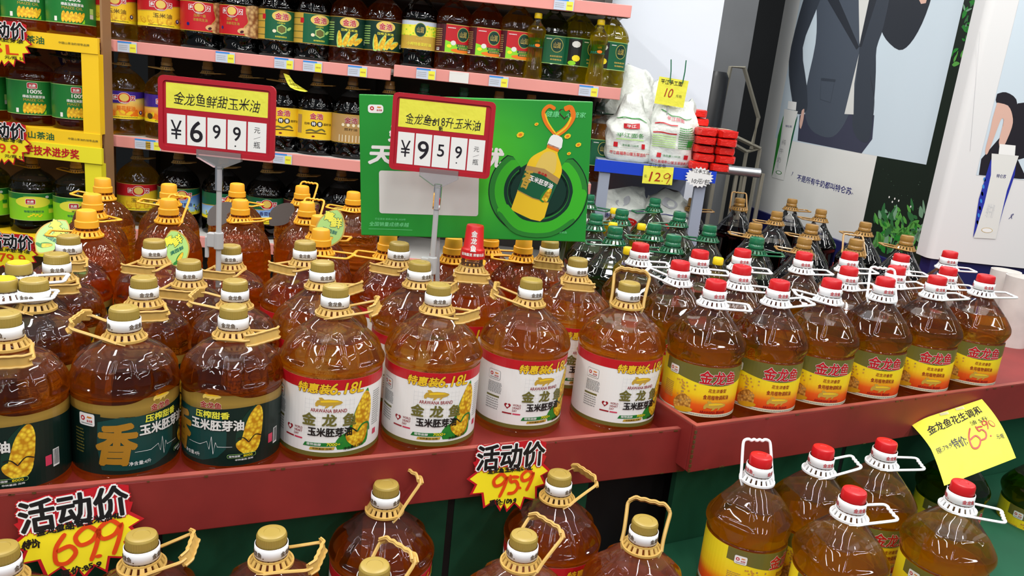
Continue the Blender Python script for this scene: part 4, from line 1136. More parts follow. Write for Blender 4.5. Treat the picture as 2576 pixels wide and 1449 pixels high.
# ------------------------------------------------------------------ bottles on the low platforms
low = [((356, 1344), 12, 24), ((684, 1337), 0, 14), ((972, 1216), 52, 48), ((943, 1420), 52, 50), ((1319, 1344), 46, 42), ((1409, 1190), 38, 26), ((1624, 1308), 74, 54), ((2, 1375), 200, 5)]
ln = ['low gold-capped jug right of the 69.9 starburst card', 'low gold-capped jug below the black gap left of centre', 'low gold-capped jug with raised handle below the white-label bottles', 'low gold-capped jug cut by the bottom edge, nearest', 'low gold-capped jug below the 95.9 starburst card',
      'low gold-capped jug half behind the 95.9 starburst card', 'low gold-capped jug with handle looped around its cap', 'low jug at the left edge beneath the 69.9 starburst card']
for i, (px, az, tl) in enumerate(low):
    p = on(px[0], px[1], .885)
    bottle('oil_bottle', (p.x, p.y, LG), 'gold6', 'oil_low_gold_lit', 'round', 'gold_cap', 'tan_plastic', label_corn618, ('金龙鱼', 'brown'), face_cam(p.x, p.y) + R_(60), R_(az), R_(tl), ln[i], 'oil bottle', 'gold-capped bottles on the low platform')
lowr = [((1916, 1145), 100, 68), ((2073, 1125), 0, 22), ((2232, 1109), -8, 10), ((2151, 1232), 0, 12), ((2425, 1214), -22, 4)]
lrn = ['low red-capped jug with upright handle beside the tray end', 'low red-capped jug second from left under the right tray', 'low red-capped jug close under the right tray, beside the yellow sheet', 'nearest low red-capped jug, handle pointing right', 'low red-capped jug below the yellow price sheet']
for i, (px, az, tl) in enumerate(lowr):
    p = on(px[0], px[1], .93)
    bottle('oil_bottle', (p.x, p.y, LR), 'peanut', 'oil_low_yellow_lit', 'flat', 'red_plastic', 'white_plastic', label_peanut5, ('金龙鱼', 'red'), face_cam(p.x, p.y) + R_(70 if i == 0 else 40), R_(az), R_(tl), lrn[i], 'oil bottle', 'red-capped bottles on the low platform', hkind='loop')
for (qx, qy), lb in (((2428, 1098), 'low jug mostly hidden behind the yellow price sheet'), ((2650, 1115), 'low jug at the right edge beyond the yellow price sheet')):
    x, y, _z = on(qx, qy, .835)
    bottle('oil_bottle', (x, y, LR - .095), 'peanut', 'oil_green', 'flat', 'red_plastic', 'white_plastic', label_peanut5, ('金龙鱼', 'red'), face_cam(x, y) + R_(50), R_(20), R_(5), lb, 'oil bottle', 'red-capped bottles on the low platform', hkind='loop')

# ------------------------------------------------------------------ bottles on the back shelf
BYY = 3.155
def shelf_bottle(px, py, lvl, shp, oilm, capm, hm, art, az, tl, label, turn=0, y=BYY, capk='shelf', **k):
    p = at(px, py, y)
    z = levels[lvl][0 if p.x < xg else 1] + .0005
    return bottle('oil_bottle', (p.x, y, z), shp, oilm, capk, capm, hm, art, None, face_cam(p.x, y) + R_(turn), R_(az), R_(tl), label, 'oil bottle', 'oil bottles on the back shelf', hkind='loop', handlem=None, **k)
top = [(290, 'jug', 'shelf_yellow', label_maize_yellow, 'yellow maize label jug, leftmost on the upper back shelf', 0), (405, 'jug', 'shelf_amber', label_maize_yellow, 'yellow maize label jug, second on the upper back shelf', 0),
       (510, 'jug', 'oil_black', label_peanut_red, 'dark jug with red peanut label beside the yellow maize jugs', 5), (607, 'jug', 'oil_black', label_peanut_red, 'dark jug with red peanut label beside the green oval labels', -12),
       (700, 'wavejug', 'oil_dark', label_camellia, 'jug with green and gold oval label beside the peanut jugs', 3), (788, 'wavejug', 'oil_dark', label_camellia, 'jug with green and gold oval label beside the corn cob labels', 12),
       (875, 'wavejug', 'shelf_amber', label_jhcorn, 'jug with dark green corn cob label, left of two', 0), (962, 'wavejug', 'shelf_amber', label_jhcorn, 'jug with dark green corn cob label, right of two', 4),
       (1050, 'squarejug', 'oil_black', label_rape_yellow, 'dark square jug with yellow rapeseed field label', 0), (1132, 'squarejug', 'shelf_amber', label_shan_red, 'square jug with red label beside the dark rapeseed jug', 14),
       (1213, 'squarejug', 'shelf_amber', label_shan_red, 'middle square jug with red label under the top rail', 8), (1290, 'squarejug', 'shelf_yellow', label_shan_red, 'square jug with red label beside the slim yellow-capped bottle', 6),
       (1378, 'squarejug', 'oil_green', label_shan_green, 'square jug with green label behind the left slim bottle', 0), (1437, 'squarejug', 'oil_bright', label_shan_green, 'bright yellow oil jug with green and black label', 40), (1516, 'squarejug', 'oil_bright', label_shan_green, 'green label jug at the right end of the upper shelf', 30)]
for px, shp, om, art, lb, turn in top:
    cm = 'wood_plastic' if px < 800 else ('maroon_plastic' if 1100 < px < 1330 else ('dark_plastic' if px < 1100 else 'black_green_plastic'))
    yb = BYY if px < 1350 else BYY + .03
    if px == 1437: px = 1440
    shelf_bottle(px, 90 + (px - 290) * .1, 1, shp, om, cm, cm, art, -5, 0, lb, turn, yb)
for px, lb in ((1340, 'slim yellow-capped bottle in front of the first green label jug'), (1497, 'slim yellow-capped bottle near the right end of the upper shelf')):
    p = at(px, 180, 3.085)
    bottle('small_oil_bottle', (p.x, 3.085, levels[1][1] + .0005), 'small', 'oil_bright', 'small', 'yellow_plastic', 'yellow_plastic', label_small, None, face_cam(p.x, 3.08), 0, 0, lb, 'oil bottle', 'small yellow-capped bottles', handle=False)
mid = [(312, 'jug', 'shelf_yellow', label_sunflower, 'wood_plastic', 'purple sunflower label jug, leftmost on the middle back shelf', 0, 175), (420, 'jug', 'shelf_yellow', label_sunflower, 'wood_plastic', 'purple sunflower label jug half hidden by the left price sign', 0, 175),
       (522, 'jug', 'oil_black', label_maize_yellow, 'wood_plastic', 'dark jug capped in tan behind the left price sign', 0, -5), (618, 'jug', 'oil_black', label_maize_yellow, 'wood_plastic', 'dark jug capped in tan behind the left sign right corner', 0, -5),
       (714, 'wavejug', 'oil_black', label_jhorange, 'bronze_plastic', 'dark jug with orange label next to the left price sign', 0, 178), (797, 'wavejug', 'oil_black', label_jhorange, 'bronze_plastic', 'dark jug with orange label beside the folded yellow slip', 0, 0),
       (884, 'wavejug', 'oil_black', label_jhbronze, 'bronze_plastic', 'dark jug with bronze label at the green sign left edge', 0, -10), (976, 'wavejug', 'oil_black', label_jhbronze, 'bronze_plastic', 'dark jug behind the green sign top left corner', 0, -8),
       (1062, 'squarejug', 'oil_deep_amber', label_shan_green, 'green_plastic', 'green-capped jug above the right price sign, left', 0, 0), (1160, 'squarejug', 'oil_deep_amber', label_shan_green, 'green_plastic', 'green-capped jug above the right price sign, right', 0, 180),
       (1248, 'wavejug', 'oil_black', label_jhbronze, 'bronze_plastic', 'dark jug behind the green sign, tan cap, left of two', 0, 0), (1328, 'wavejug', 'oil_black', label_jhbronze, 'bronze_plastic', 'dark jug behind the green sign, tan cap, right of two', 0, 0),
       (1412, 'squarejug', 'oil_dark', label_shan_green, 'black_green_plastic', 'dark-capped jug behind the green sign top right', 0, 0), (1500, 'squarejug', 'oil_deep_amber', label_shan_green, 'black_green_plastic', 'green label jug at the right end of the middle shelf', 10, 0)]
for px, shp, om, art, cm, lb, turn, az in mid:
    shelf_bottle(px, 230 + (px - 290) * .1, 2, shp, om, cm, cm, art, az, 4, lb, turn, BYY + (0 if px < 470 or 690 < px < 1000 else .05))
lowb = [(348, 'jug', 'shelf_yellow', label_maize_yellow, 'wood_plastic', 'red and yellow maize label jug on the lowest visible shelf', 0), (450, 'jug', 'oil_dark', label_rape_blue, 'wood_plastic', 'sky blue rapeseed label jug, left of the sign pole', 8), (562, 'jug', 'oil_dark', label_rape_blue, 'wood_plastic', 'sky blue rapeseed label jug behind the left sign pole', 20),
        (672, 'jug', 'oil_dark', label_rape_blue, 'wood_plastic', 'sky blue rapeseed label jug beside the dark wine labels', 0), (762, 'wavejug', 'oil_black', label_jhwine, 'bronze_plastic', 'black jug with wine red label, left of two', 40), (856, 'wavejug', 'oil_black', label_jhwine, 'bronze_plastic', 'black jug with wine red label beside the green sign', 4),
        (945, 'wavejug', 'oil_black', label_jhwine, 'bronze_plastic', 'black jug with wine red label behind the green sign edge', 0)]
for px, shp, om, art, cm, lb, turn in lowb:
    shelf_bottle(px, 440 + (px - 290) * .1, 3, shp, om, cm, cm, art, -5, 6, lb, turn, BYY + .04)
# folded yellow slip hanging from a neck
p = at(745, 207, 3.06); a = Art()
a.poly([(-.048, .028), (-.022, .022), (.0, -.002), (.046, -.028), (.020, -.030), (-.016, -.020), (-.034, .002)], 'paper_yellow', 0, smooth=2)
for i in range(3): a.stroke([(-.022 + i * .014, .008 - i * .008), (-.012 + i * .014, -.010 - i * .006)], .0016, 'ink', 1, 0)
tag(a.build('folded_slip', lambda x, y, o: p + Vector((x, -.02 * math.cos(x * 30) - o, y))), 'folded yellow paper slip hanging on a middle shelf bottle neck', 'paper slip')

# ------------------------------------------------------------------ bottles in the rack
for px, lv, art, om, cm, lb, shp in ((70, 0, label_ckgreen, 'shelf_amber', 'black_green_plastic', 'green maize label jug at the top of the yellow rack, left', 'round4'), (180, 0, label_ckgreen, 'shelf_amber', 'black_green_plastic', 'green maize label jug at the top of the yellow rack, right', 'round4'),
        (-38, 0, label_ckgreen, 'shelf_amber', 'black_green_plastic', 'green maize label jug cut by the frame at rack top', 'round4'),
        (-36, 1, label_ckgreen, 'shelf_amber', 'black_green_plastic', 'green maize label jug cut by the frame on the middle rack level', 'round4'), (82, 1, label_ckgreen, 'shelf_amber', 'black_green_plastic', 'green maize label jug in the middle rack level, left', 'round4'), (192, 1, label_ckgreen, 'shelf_amber', 'black_green_plastic', 'green maize label jug in the middle rack level by the post', 'round4'),
        (-32, 2, label_cklime, 'oil_green', 'orange_plastic', 'lime label jug cut by the frame on the bottom rack level', 'round4'), (84, 2, label_cklime, 'oil_green', 'orange_plastic', 'lime label jug in the bottom rack level, left', 'round4'), (193, 2, label_cklime, 'oil_green', 'orange_plastic', 'lime label jug in the bottom rack level by the post', 'round4')):
    y = RY + .125; z = (z1, z2, z3)[lv]
    p = at(px, (60, 250, 480)[lv], y)
    bottle('oil_bottle', (p.x, y, z + .0005), shp, om, 'flat' if lv < 2 else 'shelf', cm, cm, art, None, face_cam(p.x, y) + R_(3), R_(185 if lv else 0), R_(8), lb, 'oil bottle', 'oil bottles in the yellow rack', hkind='loop')
# ------------------------------------------------------------------ price signs on poles
def price_sign(O, Y, w, h, lean, text, digits, label, polex, ztop_clip, zfoot, struck=None):
    r = empty('price_sign', (0, 0, 0), 0, label, 'price sign')
    k = w / .25
    T = Matrix.Translation(O) @ Matrix.Rotation(lean, 4, 'Y')
    def mp(x, y, off): return T @ Vector((x, -off, y))
    # frame with a rounded border: back plate plus raised rim
    def rr_pts(x0, y0, x1, y1, rad, n=5):
        pts = []
        for cx, cy_, a0 in ((x1 - rad, y1 - rad, 0), (x0 + rad, y1 - rad, 90), (x0 + rad, y0 + rad, 180), (x1 - rad, y0 + rad, 270)):
            for i in range(n + 1):
                a_ = R_(a0 + 90 * i / n); pts.append((cx + rad * math.cos(a_), cy_ + rad * math.sin(a_)))
        return pts
    o1 = rr_pts(-w / 2, -h / 2, w / 2, h / 2, .012 * k); i1 = rr_pts(-w / 2 + .010 * k, -h / 2 + .010 * k, w / 2 - .010 * k, h / 2 - .010 * k, .008 * k); n = len(o1)
    g = Geo()
    vs = [mp(x, y, -.004) for x, y in o1] + [mp(x, y, .004) for x, y in o1] + [mp(x, y, .004) for x, y in i1] + [mp(x, y, .001) for x, y in i1]
    fs = []
    for a_ in range(3):
        for j in range(n): fs.append((a_ * n + j, a_ * n + (j + 1) % n, (a_ + 1) * n + (j + 1) % n, (a_ + 1) * n + j))
    fs.append(tuple(range(3 * n, 4 * n))); fs.append(tuple(range(n))[::-1])
    g.add(vs, fs); g.build('frame', ['sign_red'], r)
    a = Art(); x0, x1 = -w / 2 + .016 * k, w / 2 - .016 * k
    a.rect(x0, .012 * k, x1 - (.006 if struck else 0), h / 2 - .014 * k, 'paper_yellow', 0)
    a.text(text, 0, .034 * k, (x1 - x0) * .84, .026 * k, 'ink', 2, .0, shear=.12, jit=.05)
    if struck:
        a.stroke([(-.045 * k, .036 * k), (-.012 * k, .034 * k)], .0012, 'ink', 3); a.stroke([(-.044 * k, .032 * k), (-.010 * k, .038 * k)], .0012, 'ink', 3)
        a.text('新', -.004 * k, .017 * k, .010 * k, .012 * k, 'ink', 3, .02, jit=.06)
    a.build('yellow_slip', lambda x, y, o: mp(x, y, o + .001), r)
    cw = (x1 - x0) / 5
    for i, dgt in enumerate(digits):
        a = Art(); cx = x0 + cw * (i + .5); a.rect(cx - cw * .46, -h / 2 + .016 * k, cx + cw * .46, .000 * k, 'white', 0)
        yc = -h / 4 + .007 * k
        if dgt == '元/瓶':
            a.text('元', cx, yc + .016 * k, .013 * k, .012 * k, 'ink', 1, 0); a.stroke([(cx - .007 * k, yc - .003 * k), (cx + .007 * k, yc + .003 * k)], .0009, 'ink', 1, 0); a.text('瓶', cx, yc - .015 * k, .014 * k, .014 * k, 'ink', 1, 0)
        else:
            big = (.044 if i == 1 else .040 if i == 0 else .029) * k
            a.text(dgt[0], cx, yc + (.004 * k if i > 1 else 0), big * (.60 if i < 2 else .55), big, 'ink', 1, .015 if i else 0)
            if len(dgt) > 1: a.ell(cx - .003 * k, yc - .022 * k, .0017 * k, .0017 * k, 'ink', 1)
        a.build('digit_card', lambda x, y, o: mp(x, y, o + .001), r)
    # clear T-shaped holder, pole and grey clamp
    px_ = polex
    zb = (T @ Vector((px_, 0, -h / 2))).z; X = (T @ Vector((px_, 0, -h / 2))).x
    g = Geo(); hw = .048 * k
    g.add([(X - hw, Y - .006, zb + .010), (X + hw, Y - .006, zb + .010), (X + hw, Y - .006, zb - .008), (X + .010, Y - .006, zb - .026), (X - .010, Y - .006, zb - .026), (X - hw, Y - .006, zb - .008),
           (X - hw, Y + .006, zb + .010), (X + hw, Y + .006, zb + .010), (X + hw, Y + .006, zb - .008), (X + .010, Y + .006, zb - .026), (X - .010, Y + .006, zb - .026), (X - hw, Y + .006, zb - .008)],
          [(0, 5, 4, 3, 2, 1), (6, 7, 8, 9, 10, 11), (0, 1, 7, 6), (1, 2, 8, 7), (2, 3, 9, 8), (3, 4, 10, 9), (4, 5, 11, 10), (5, 0, 6, 11)])
    g.build('clear_holder', ['holder_plastic'], r)
    g = Geo(); g.tube([(X, Y, zb - .022), (X, Y, zb - .075)], .0085, 14); g.build('clear_sleeve', ['holder_plastic'], r)
    g = Geo(); g.tube([(X, Y, zb - .03), (X, Y, zfoot)], .0058, 12); autosmooth(g.build('pole', ['pole_grey'], r))
    g = Geo(); g.tube([(X, Y, ztop_clip), (X, Y, ztop_clip - .038)], .0105, 16); g.box((X - .024, Y - .008, ztop_clip - .034), (X - .006, Y + .008, ztop_clip - .002)); g.box((X - .03, Y - .004, ztop_clip - .06), (X - .022, Y + .004, ztop_clip - .012))
    bevel(g.build('pole_clamp', ['pole_grey'], r), .002)
    g = Geo(); g.lathe([(0, .045), (.004, .045), (.008, .02), (.03, .009)], 24); o = g.build('pole_foot', ['pole_grey'], r); o.location = (X, Y, zfoot)
c1 = at(546, 298, 1.72)
price_sign(c1, 1.72, .250, .158, R_(0), '金龙鱼鲜甜玉米油', ['¥', '6', '9', '9.', '元/瓶'], 'left red-framed price sign reading 69.9 on a grey pole', .006, at(555, 585, 1.72).z, .9)
c2 = at(1112, 342, 1.675)
price_sign(c2, 1.675, .212, .158, R_(0), '金龙鱼618升玉米油', ['¥', '9', '5', '9.', '元/瓶'], 'right red-framed price sign reading 95.9 before the green sign', 0, at(1106, 648, 1.675).z, .9, struck=True)

# ------------------------------------------------------------------ green promotional board
GY = 1.795
tl, tr_, br, bl = at(903, 235, GY), at(1497, 262, GY), at(1470, 600, GY), at(910, 597, GY)
cx = (tl.x + tr_.x + br.x + bl.x) / 4; cz = (tl.z + tr_.z + br.z + bl.z) / 4; bw = .515; bh = .315
gb = empty('promotion_board', (cx, GY, cz), 0, 'large green promotional board with a printed bottle in green ribbons', 'sign')
gb.rotation_euler = (0, R_(-4.0), R_(1.5))
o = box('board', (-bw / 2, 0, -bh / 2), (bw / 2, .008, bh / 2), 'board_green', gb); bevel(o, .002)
a = Art()
a.rrect(-.215, -.105, .010, -.020 + .012, .006, 'offwhite', 1)
a.rrect(-.238, .118, -.204, .136, .006, 'white', 1); a.ell(-.229, .128, .0045, .0045, 'red', 2, n=14); a.ell(-.229, .128, .002, .002, 'white', 3, n=10); fish(a, -.213, .1305, .010, 'orange', 2, 'gold'); a.text('金龙鱼', -.213, .1245, .012, .004, 'red', 2, .02)
a.text('天然', -.18, .028, .11, .042, 'white', 2, .05, shear=.15); a.text('美味', -.14, .078, .10, .040, 'white', 2, .05, shear=.15); a.text('优', .042, .028, .040, .042, 'white', 2, .05, shear=.15)
a.text('行业首创 连续2011年-2020年', -.19, -.118, .07, .005, 'mint', 2, 0, shear=.1); a.text('全国销量成绩卓越', -.193, -.130, .09, .010, 'mint', 2, .01, shear=.15); a.rect(-.24, -.142, -.14, -.1412, 'mint', 2)
a.text('健康', .170, .128, .030, .013, 'mint', 3, .01, shear=.15); a.text('心管家', .222, .128, .042, .012, 'mint', 3, .01, shear=.15)
heart(a, .196, .130, .026, 'darkmaroon', 1); heart(a, .196, .1305, .021, 'signgreen', 2)
# ribbon ring, printed jug, oil heart
RX, RZ = .145, -.035
for i, (ex, ey, ww, mm) in enumerate(((.088, .080, .050, 'deepgreen'), (.090, .081, .042, 'leaf'), (.086, .078, .026, 'ribbon'), (.074, .068, .008, 'darkgreen'))):
    pts = [(RX + ex * math.cos(R_(t)), RZ - .01 + ey * math.sin(R_(t))) for t in range(125, 420, 12)]
    a.stroke(pts, ww, mm, 2 + i, 2)
a.ell(RX, RZ - .006, .066, .064, 'darkgreen', 2)
def jug(p): c_, s_ = math.cos(R_(-20)), math.sin(R_(-20)); return (RX + .003 + p[0] * c_ - p[1] * s_, RZ + .018 + p[0] * s_ + p[1] * c_)
a.poly([jug(p) for p in [(-.036, -.088), (-.038, -.04), (-.040, .022), (-.034, .044), (-.014, .068), (-.013, .080), (.013, .080), (.014, .068), (.034, .044), (.040, .022), (.038, -.04), (.036, -.088)]], 'kernel', 6, smooth=3)
a.poly([jug(p) for p in [(-.022, .0), (-.018, .05), (-.004, .066), (.012, .064), (.022, .04), (.02, .02)]], 'palegold', 7, smooth=3)
a.poly([jug(p) for p in [(-.039, -.042), (-.040, .018), (0, .026), (.040, .018), (.038, -.042), (0, -.046)]], 'tan', 8, smooth=0)
a.poly([jug(p) for p in [(-.039, -.040), (-.040, .006), (0, .012), (.040, .004), (.038, -.040), (0, -.044)]], 'midgreen', 9)
q = jug((.004, -.004)); a.otext('玉米胚芽油', q[0], q[1], .056, .012, 'white', 'black', 10, .03, .06, rot=R_(-20))
q = jug((.0, .014)); a.text('金龙鱼', q[0], q[1], .022, .006, 'red', 10, .03, rot=R_(-20))
q = jug((-.028, -.010)); a.text('香', q[0], q[1], .018, .042, 'gold', 10, .03, rot=R_(-20))
q = jug((.028, -.026)); corn(a, q[0], q[1], .018, .034, -.5, 10)
a.poly([jug(p) for p in [(-.015, .078), (-.0155, .092), (-.010, .104), (.010, .104), (.0155, .092), (.015, .078)]], 'white', 9, smooth=2)
a.poly([jug(p) for p in [(-.014, .072), (-.014, .081), (.014, .081), (.014, .072)]], 'orange', 9)
a.stroke([(RX - .085, RZ - .045), (RX - .04, RZ - .088), (RX + .03, RZ - .092), (RX + .08, RZ - .055), (RX + .096, RZ)], .032, 'ribbon', 12, 5)
a.stroke([(RX - .09, RZ - .058), (RX - .045, RZ - .103), (RX + .03, RZ - .106), (RX + .085, RZ - .07)], .010, 'leaf', 13, 5)
HX, HZ = RX + .030, RZ + .128
a.stroke([(HX + .004, HZ - .010), (HX - .018, HZ + .014), (HX - .026, HZ + .038), (HX - .014, HZ + .052), (HX + .0, HZ + .046)], .008, 'orange', 6, 5)
a.stroke([(HX + .002, HZ - .012), (HX + .024, HZ + .004), (HX + .040, HZ + .030), (HX + .034, HZ + .050), (HX + .020, HZ + .046)], .011, 'orange', 6, 5)
a.stroke([(HX + .004, HZ - .008), (HX - .014, HZ + .016), (HX - .022, HZ + .036)], .003, 'kernel', 7, 5); a.stroke([(HX + .004, HZ - .010), (HX + .026, HZ + .008), (HX + .036, HZ + .030)], .004, 'kernel', 7, 5)
for dx, dz, s_ in ((-.075, -.012, .009), (-.04, .012, .005), (.03, -.012, .008), (.055, -.030, .007), (.035, -.05, .005)): a.ell(HX + dx, HZ + dz, s_, s_ * .7, 'kernel', 6, .4, 7); a.ell(HX + dx, HZ + dz, s_ * .5, s_ * .35, 'orange', 7, .4, 7)
a.text('益海嘉里 荣誉出品', .188, -.136, .052, .005, 'mint', 2, .01); a.poly([(.140, -.134), (.148, -.139), (.156, -.134), (.152, -.140), (.144, -.140)], 'mint', 2)
a.build('board_print', plane_map((0, 0, 0), (1, 0, 0), (0, 0, 1)), gb)
g = Geo(); g.tube([(-.083, .016, -bh / 2 + .02), (-.083, .016, .9 - cz)], .005, 10); g.box((-.12, .008, -bh / 2 + .01), (-.04, .022, -bh / 2 + .04)); g.build('support_pole', ['pole_grey'], gb)

# ------------------------------------------------------------------ starburst and paper price cards
def starpts(w, h, n=16, inner=.72, seed=0):
    rr = random.Random(seed); pts = []
    for i in range(2 * n):
        a_ = pi * i / n + .1; k = 1.0 if i % 2 == 0 else inner
        e = max(abs(math.cos(a_)) ** 3 * .10 + .92, .9)
        pts.append((w / 2 * k * e * math.cos(a_), h / 2 * k * e * math.sin(a_)))
    return pts
STAR = [(0, -.47), (.085, -.36), (.17, -.46), (.205, -.30), (.36, -.36), (.345, -.16), (.46, -.13), (.40, .0), (.5, .06), (.40, .17), (.43, .27), (.36, .30), (-.36, .30), (-.44, .27), (-.385, .15), (-.5, .05), (-.40, -.04), (-.45, -.17), (-.315, -.17), (-.28, -.38), (-.16, -.30), (-.08, -.45), (-.04, -.36)]
def star_card(name, mp, w, h, label, lines, draw, parent=None, fx=1):
    r = empty(name, (0, 0, 0), 0, label, 'price card')
    a = Art()
    a.poly([(x * w * 1.06, y * h * 1.08) for x, y in STAR], 'red', 0); a.poly([(x * w * .98, y * h * .98) for x, y in STAR], 'yellow', 1)
    a.poly([(-.44 * w, .18 * h), (.42 * w, .18 * h), (.44 * w, .5 * h), (.30 * w, .56 * h), (-.2 * w, .52 * h), (-.42 * w, .50 * h)], 'red', 2)
    a.build('card', mp, r)
    a = Art(); st = random.getstate()
    a.text('活动价', 0, .345 * h, .84 * w, .36 * h, 'red', 1, .125); a.text('活动价', 0, .345 * h, .84 * w, .36 * h, 'white', 3, .085); a.text('活动价', 0, .345 * h, .84 * w, .36 * h, 'black', 5, .030)
    a.build('heading', mp, r, base=.0012)
    a = Art(); draw(a, w, h); a.build('handwriting', mp, r, base=.0010)
    return r
def nine(a, x, y, s, wd, m): a.stroke([(x + s * .30, y + s * .28), (x + s * .05, y + s * .5), (x - s * .26, y + s * .28), (x - s * .18, y + s * .02), (x + s * .12, y + s * .08), (x + s * .32, y + s * .34), (x + s * .22, y - s * .05), (x + s * .02, y - s * .5)], wd, m, 6, 5)
def six(a, x, y, s, wd, m): a.stroke([(x + s * .08, y + s * .5), (x - s * .22, y + s * .1), (x - s * .26, y - s * .35), (x + s * .02, y - s * .42), (x + s * .28, y - s * .16), (x + s * .14, y + s * .08), (x - s * .22, y - s * .02)], wd, m, 6, 5)
def five(a, x, y, s, wd, m): a.stroke([(x - s * .18, y + s * .46), (x - s * .14, y + s * .08)], wd, m, 6, 3); a.stroke([(x - s * .14, y + s * .08), (x + s * .12, y + s * .12), (x + s * .26, y - s * .14), (x + s * .08, y - s * .42), (x - s * .26, y - s * .44)], wd, m, 6, 5); a.stroke([(x - s * .12, y + s * .36), (x + s * .28, y + s * .30)], wd, m, 6, 3)
def draw69(a, w, h):
    a.text('金龙鱼甜香玉米油4L', .02 * w, .165 * h, .66 * w, .085 * h, 'black', 7, .05, rot=.03, jit=.09)
    a.text('特价', -.36 * w, .03 * h, .13 * w, .10 * h, 'black', 3, .05, jit=.1)
    six(a, -.12 * w, -.11 * h, .38 * h, .0066, 'orangeink'); nine(a, .06 * w, -.10 * h, .42 * h, .0066, 'orangeink'); nine(a, .24 * w, -.08 * h, .42 * h, .0066, 'orangeink'); a.ell(.13 * w, -.27 * h, .005, .003, 'orangeink', 4)
    a.text('原价:85.9', -.02 * w, -.375 * h, .32 * w, .08 * h, 'black', 4, .05, rot=.08, jit=.07)
def draw95(a, w, h):
    a.text('金龙鱼玉米油6.18L', .0, .145 * h, .56 * w, .075 * h, 'black', 7, .05, jit=.09)
    nine(a, -.12 * w, -.09 * h, .35 * h, .0066, 'orangeink'); five(a, .05 * w, -.08 * h, .31 * h, .0066, 'orangeink'); nine(a, .22 * w, -.05 * h, .31 * h, .0066, 'orangeink'); a.ell(.14 * w, -.15 * h, .004, .0025, 'orangeink', 4, -.6)
    a.text('原价:109.9', -.06 * w, -.335 * h, .34 * w, .09 * h, 'black', 4, .05, jit=.07)
def tray_map(T, px, py, z0, lean=0.0, roll=0.0, yoff=-.004, bend=0.0):
    # local frame on the front board of a tray, found from where the card hangs
    d = Vector((T[0][0], T[1][0], 0)); n = Vector((-T[0][1], -T[1][1], 0)); O = Vector((T[0][3], T[1][3], 0))
    r = fw + rc * ((px - 1288) / FPX) - uc * ((py - 724.5) / FPX)
    t = ((O - CP).dot(n) + abs(yoff)) / r.dot(n); c = CP + r * t
    ex = d * math.cos(roll) + Vector((0, 0, 1)) * math.sin(roll)
    ey = (Vector((0, 0, 1)) * math.cos(roll) - d * math.sin(roll))
    nn = n
    def mp(x, y, off):
        return c + ex * x + ey * y + nn * (off + bend * x * x + lean * (.06 - y))
    return mp
star_card('starburst_price_card', tray_map(T1, 200, 1342, 0, .16, R_(6), -.004), .178, .135, 'large starburst card reading 69.9 on the left tray front', None, draw69)
star_card('starburst_price_card', tray_map(T1, 1278, 1200, 0, .10, R_(-1), -.004), .168, .135, 'starburst card reading 95.9 on the left tray near its right end', None, draw95)
for (px, py, zz, dr, lb) in ((8, 112, .0, '5L', 'starburst card cut by the frame on the upper rack strip'), (8, 362, .0, '99.9', 'starburst card on the middle rack strip beside red lettering'), (28, 640, .0, '79.9', 'starburst card on the bottom rack strip above the gold caps')):
    p = at(px, py, RY - .02)
    def dd(a, w, h, dr=dr):
        a.text('玉米胚芽油', .06 * w, .12 * h, .6 * w, .10 * h, 'black', 7, .03, jit=.08); a.text(dr, .02 * w, -.1 * h, .5 * w, .22 * h, 'orangeink', 4, .02, jit=.04); a.text('元/瓶 5L', .2 * w, -.28 * h, .36 * w, .08 * h, 'black', 4, .02)
    star_card('starburst_price_card', plane_map(p, (1, 0, 0), (0, 0, 1)), .20, .15, lb, None, dd)
# yellow sheet taped to the right tray
def plane_hit(px, py, O, n, off):
    r = fw + rc * ((px - 1288) / FPX) - uc * ((py - 724.5) / FPX)
    return CP + r * (((O - CP).dot(n) + off) / r.dot(n))
STL = plane_hit(2300, 1060, A2, N2, .004); STR = plane_hit(2470, 1004, A2, N2, .004)
SE = (STR - STL).normalized(); SW = (STR - STL).length; SH = .205
dn_ = Vector((0, 0, -1)) * math.cos(R_(66)) + N2 * math.sin(R_(66)); dn_ = dn_ * math.cos(R_(27)) - D2 * math.sin(R_(27))
SN = SE.cross(-dn_).normalized()
def sheet_map(x, y, off):           # x, y from the sheet's centre; it springs away from the board below its taped top edge
    s_ = SH / 2 - y; t = x + SW / 2
    curl = .012 * math.sin(min(1, s_ / SH) * pi) - .014 * max(0, (-x - SW * .28) / (SW * .22)) ** 2 * max(0, 1 - s_ / (SH * .5))
    return STL + SE * t + dn_ * s_ + SN * (off + curl)
sh = empty('price_sheet', (0, 0, 0), 0, 'large yellow paper sheet priced 65.90 taped to the right tray', 'price card')
g = Geo(); nx, ny = 14, 12; W2, H2 = SW / 2, SH / 2
vs = [sheet_map(-W2 + 2 * W2 * i / nx, -H2 + 2 * H2 * j / ny, 0) for j in range(ny + 1) for i in range(nx + 1)]
fs = [(j * (nx + 1) + i, j * (nx + 1) + i + 1, (j + 1) * (nx + 1) + i + 1, (j + 1) * (nx + 1) + i) for j in range(ny) for i in range(nx)]
g.add(vs, fs); g.build('sheet', ['paper_yellow'], sh, True)
a = Art()
a.text('金龙鱼花生调和', -.006, .062, .205, .030, 'ink', 2, .02, shear=.1, rot=.06, jit=.05); a.text('油 5升', .066, .032, .066, .015, 'ink', 2, .01, jit=.05)
a.text('原:79.9', -.088, -.012, .056, .016, 'ink', 2, .01, rot=.08, jit=.05); a.text('特价:', -.032, -.010, .050, .030, 'ink', 2, .02, rot=.08, jit=.05)
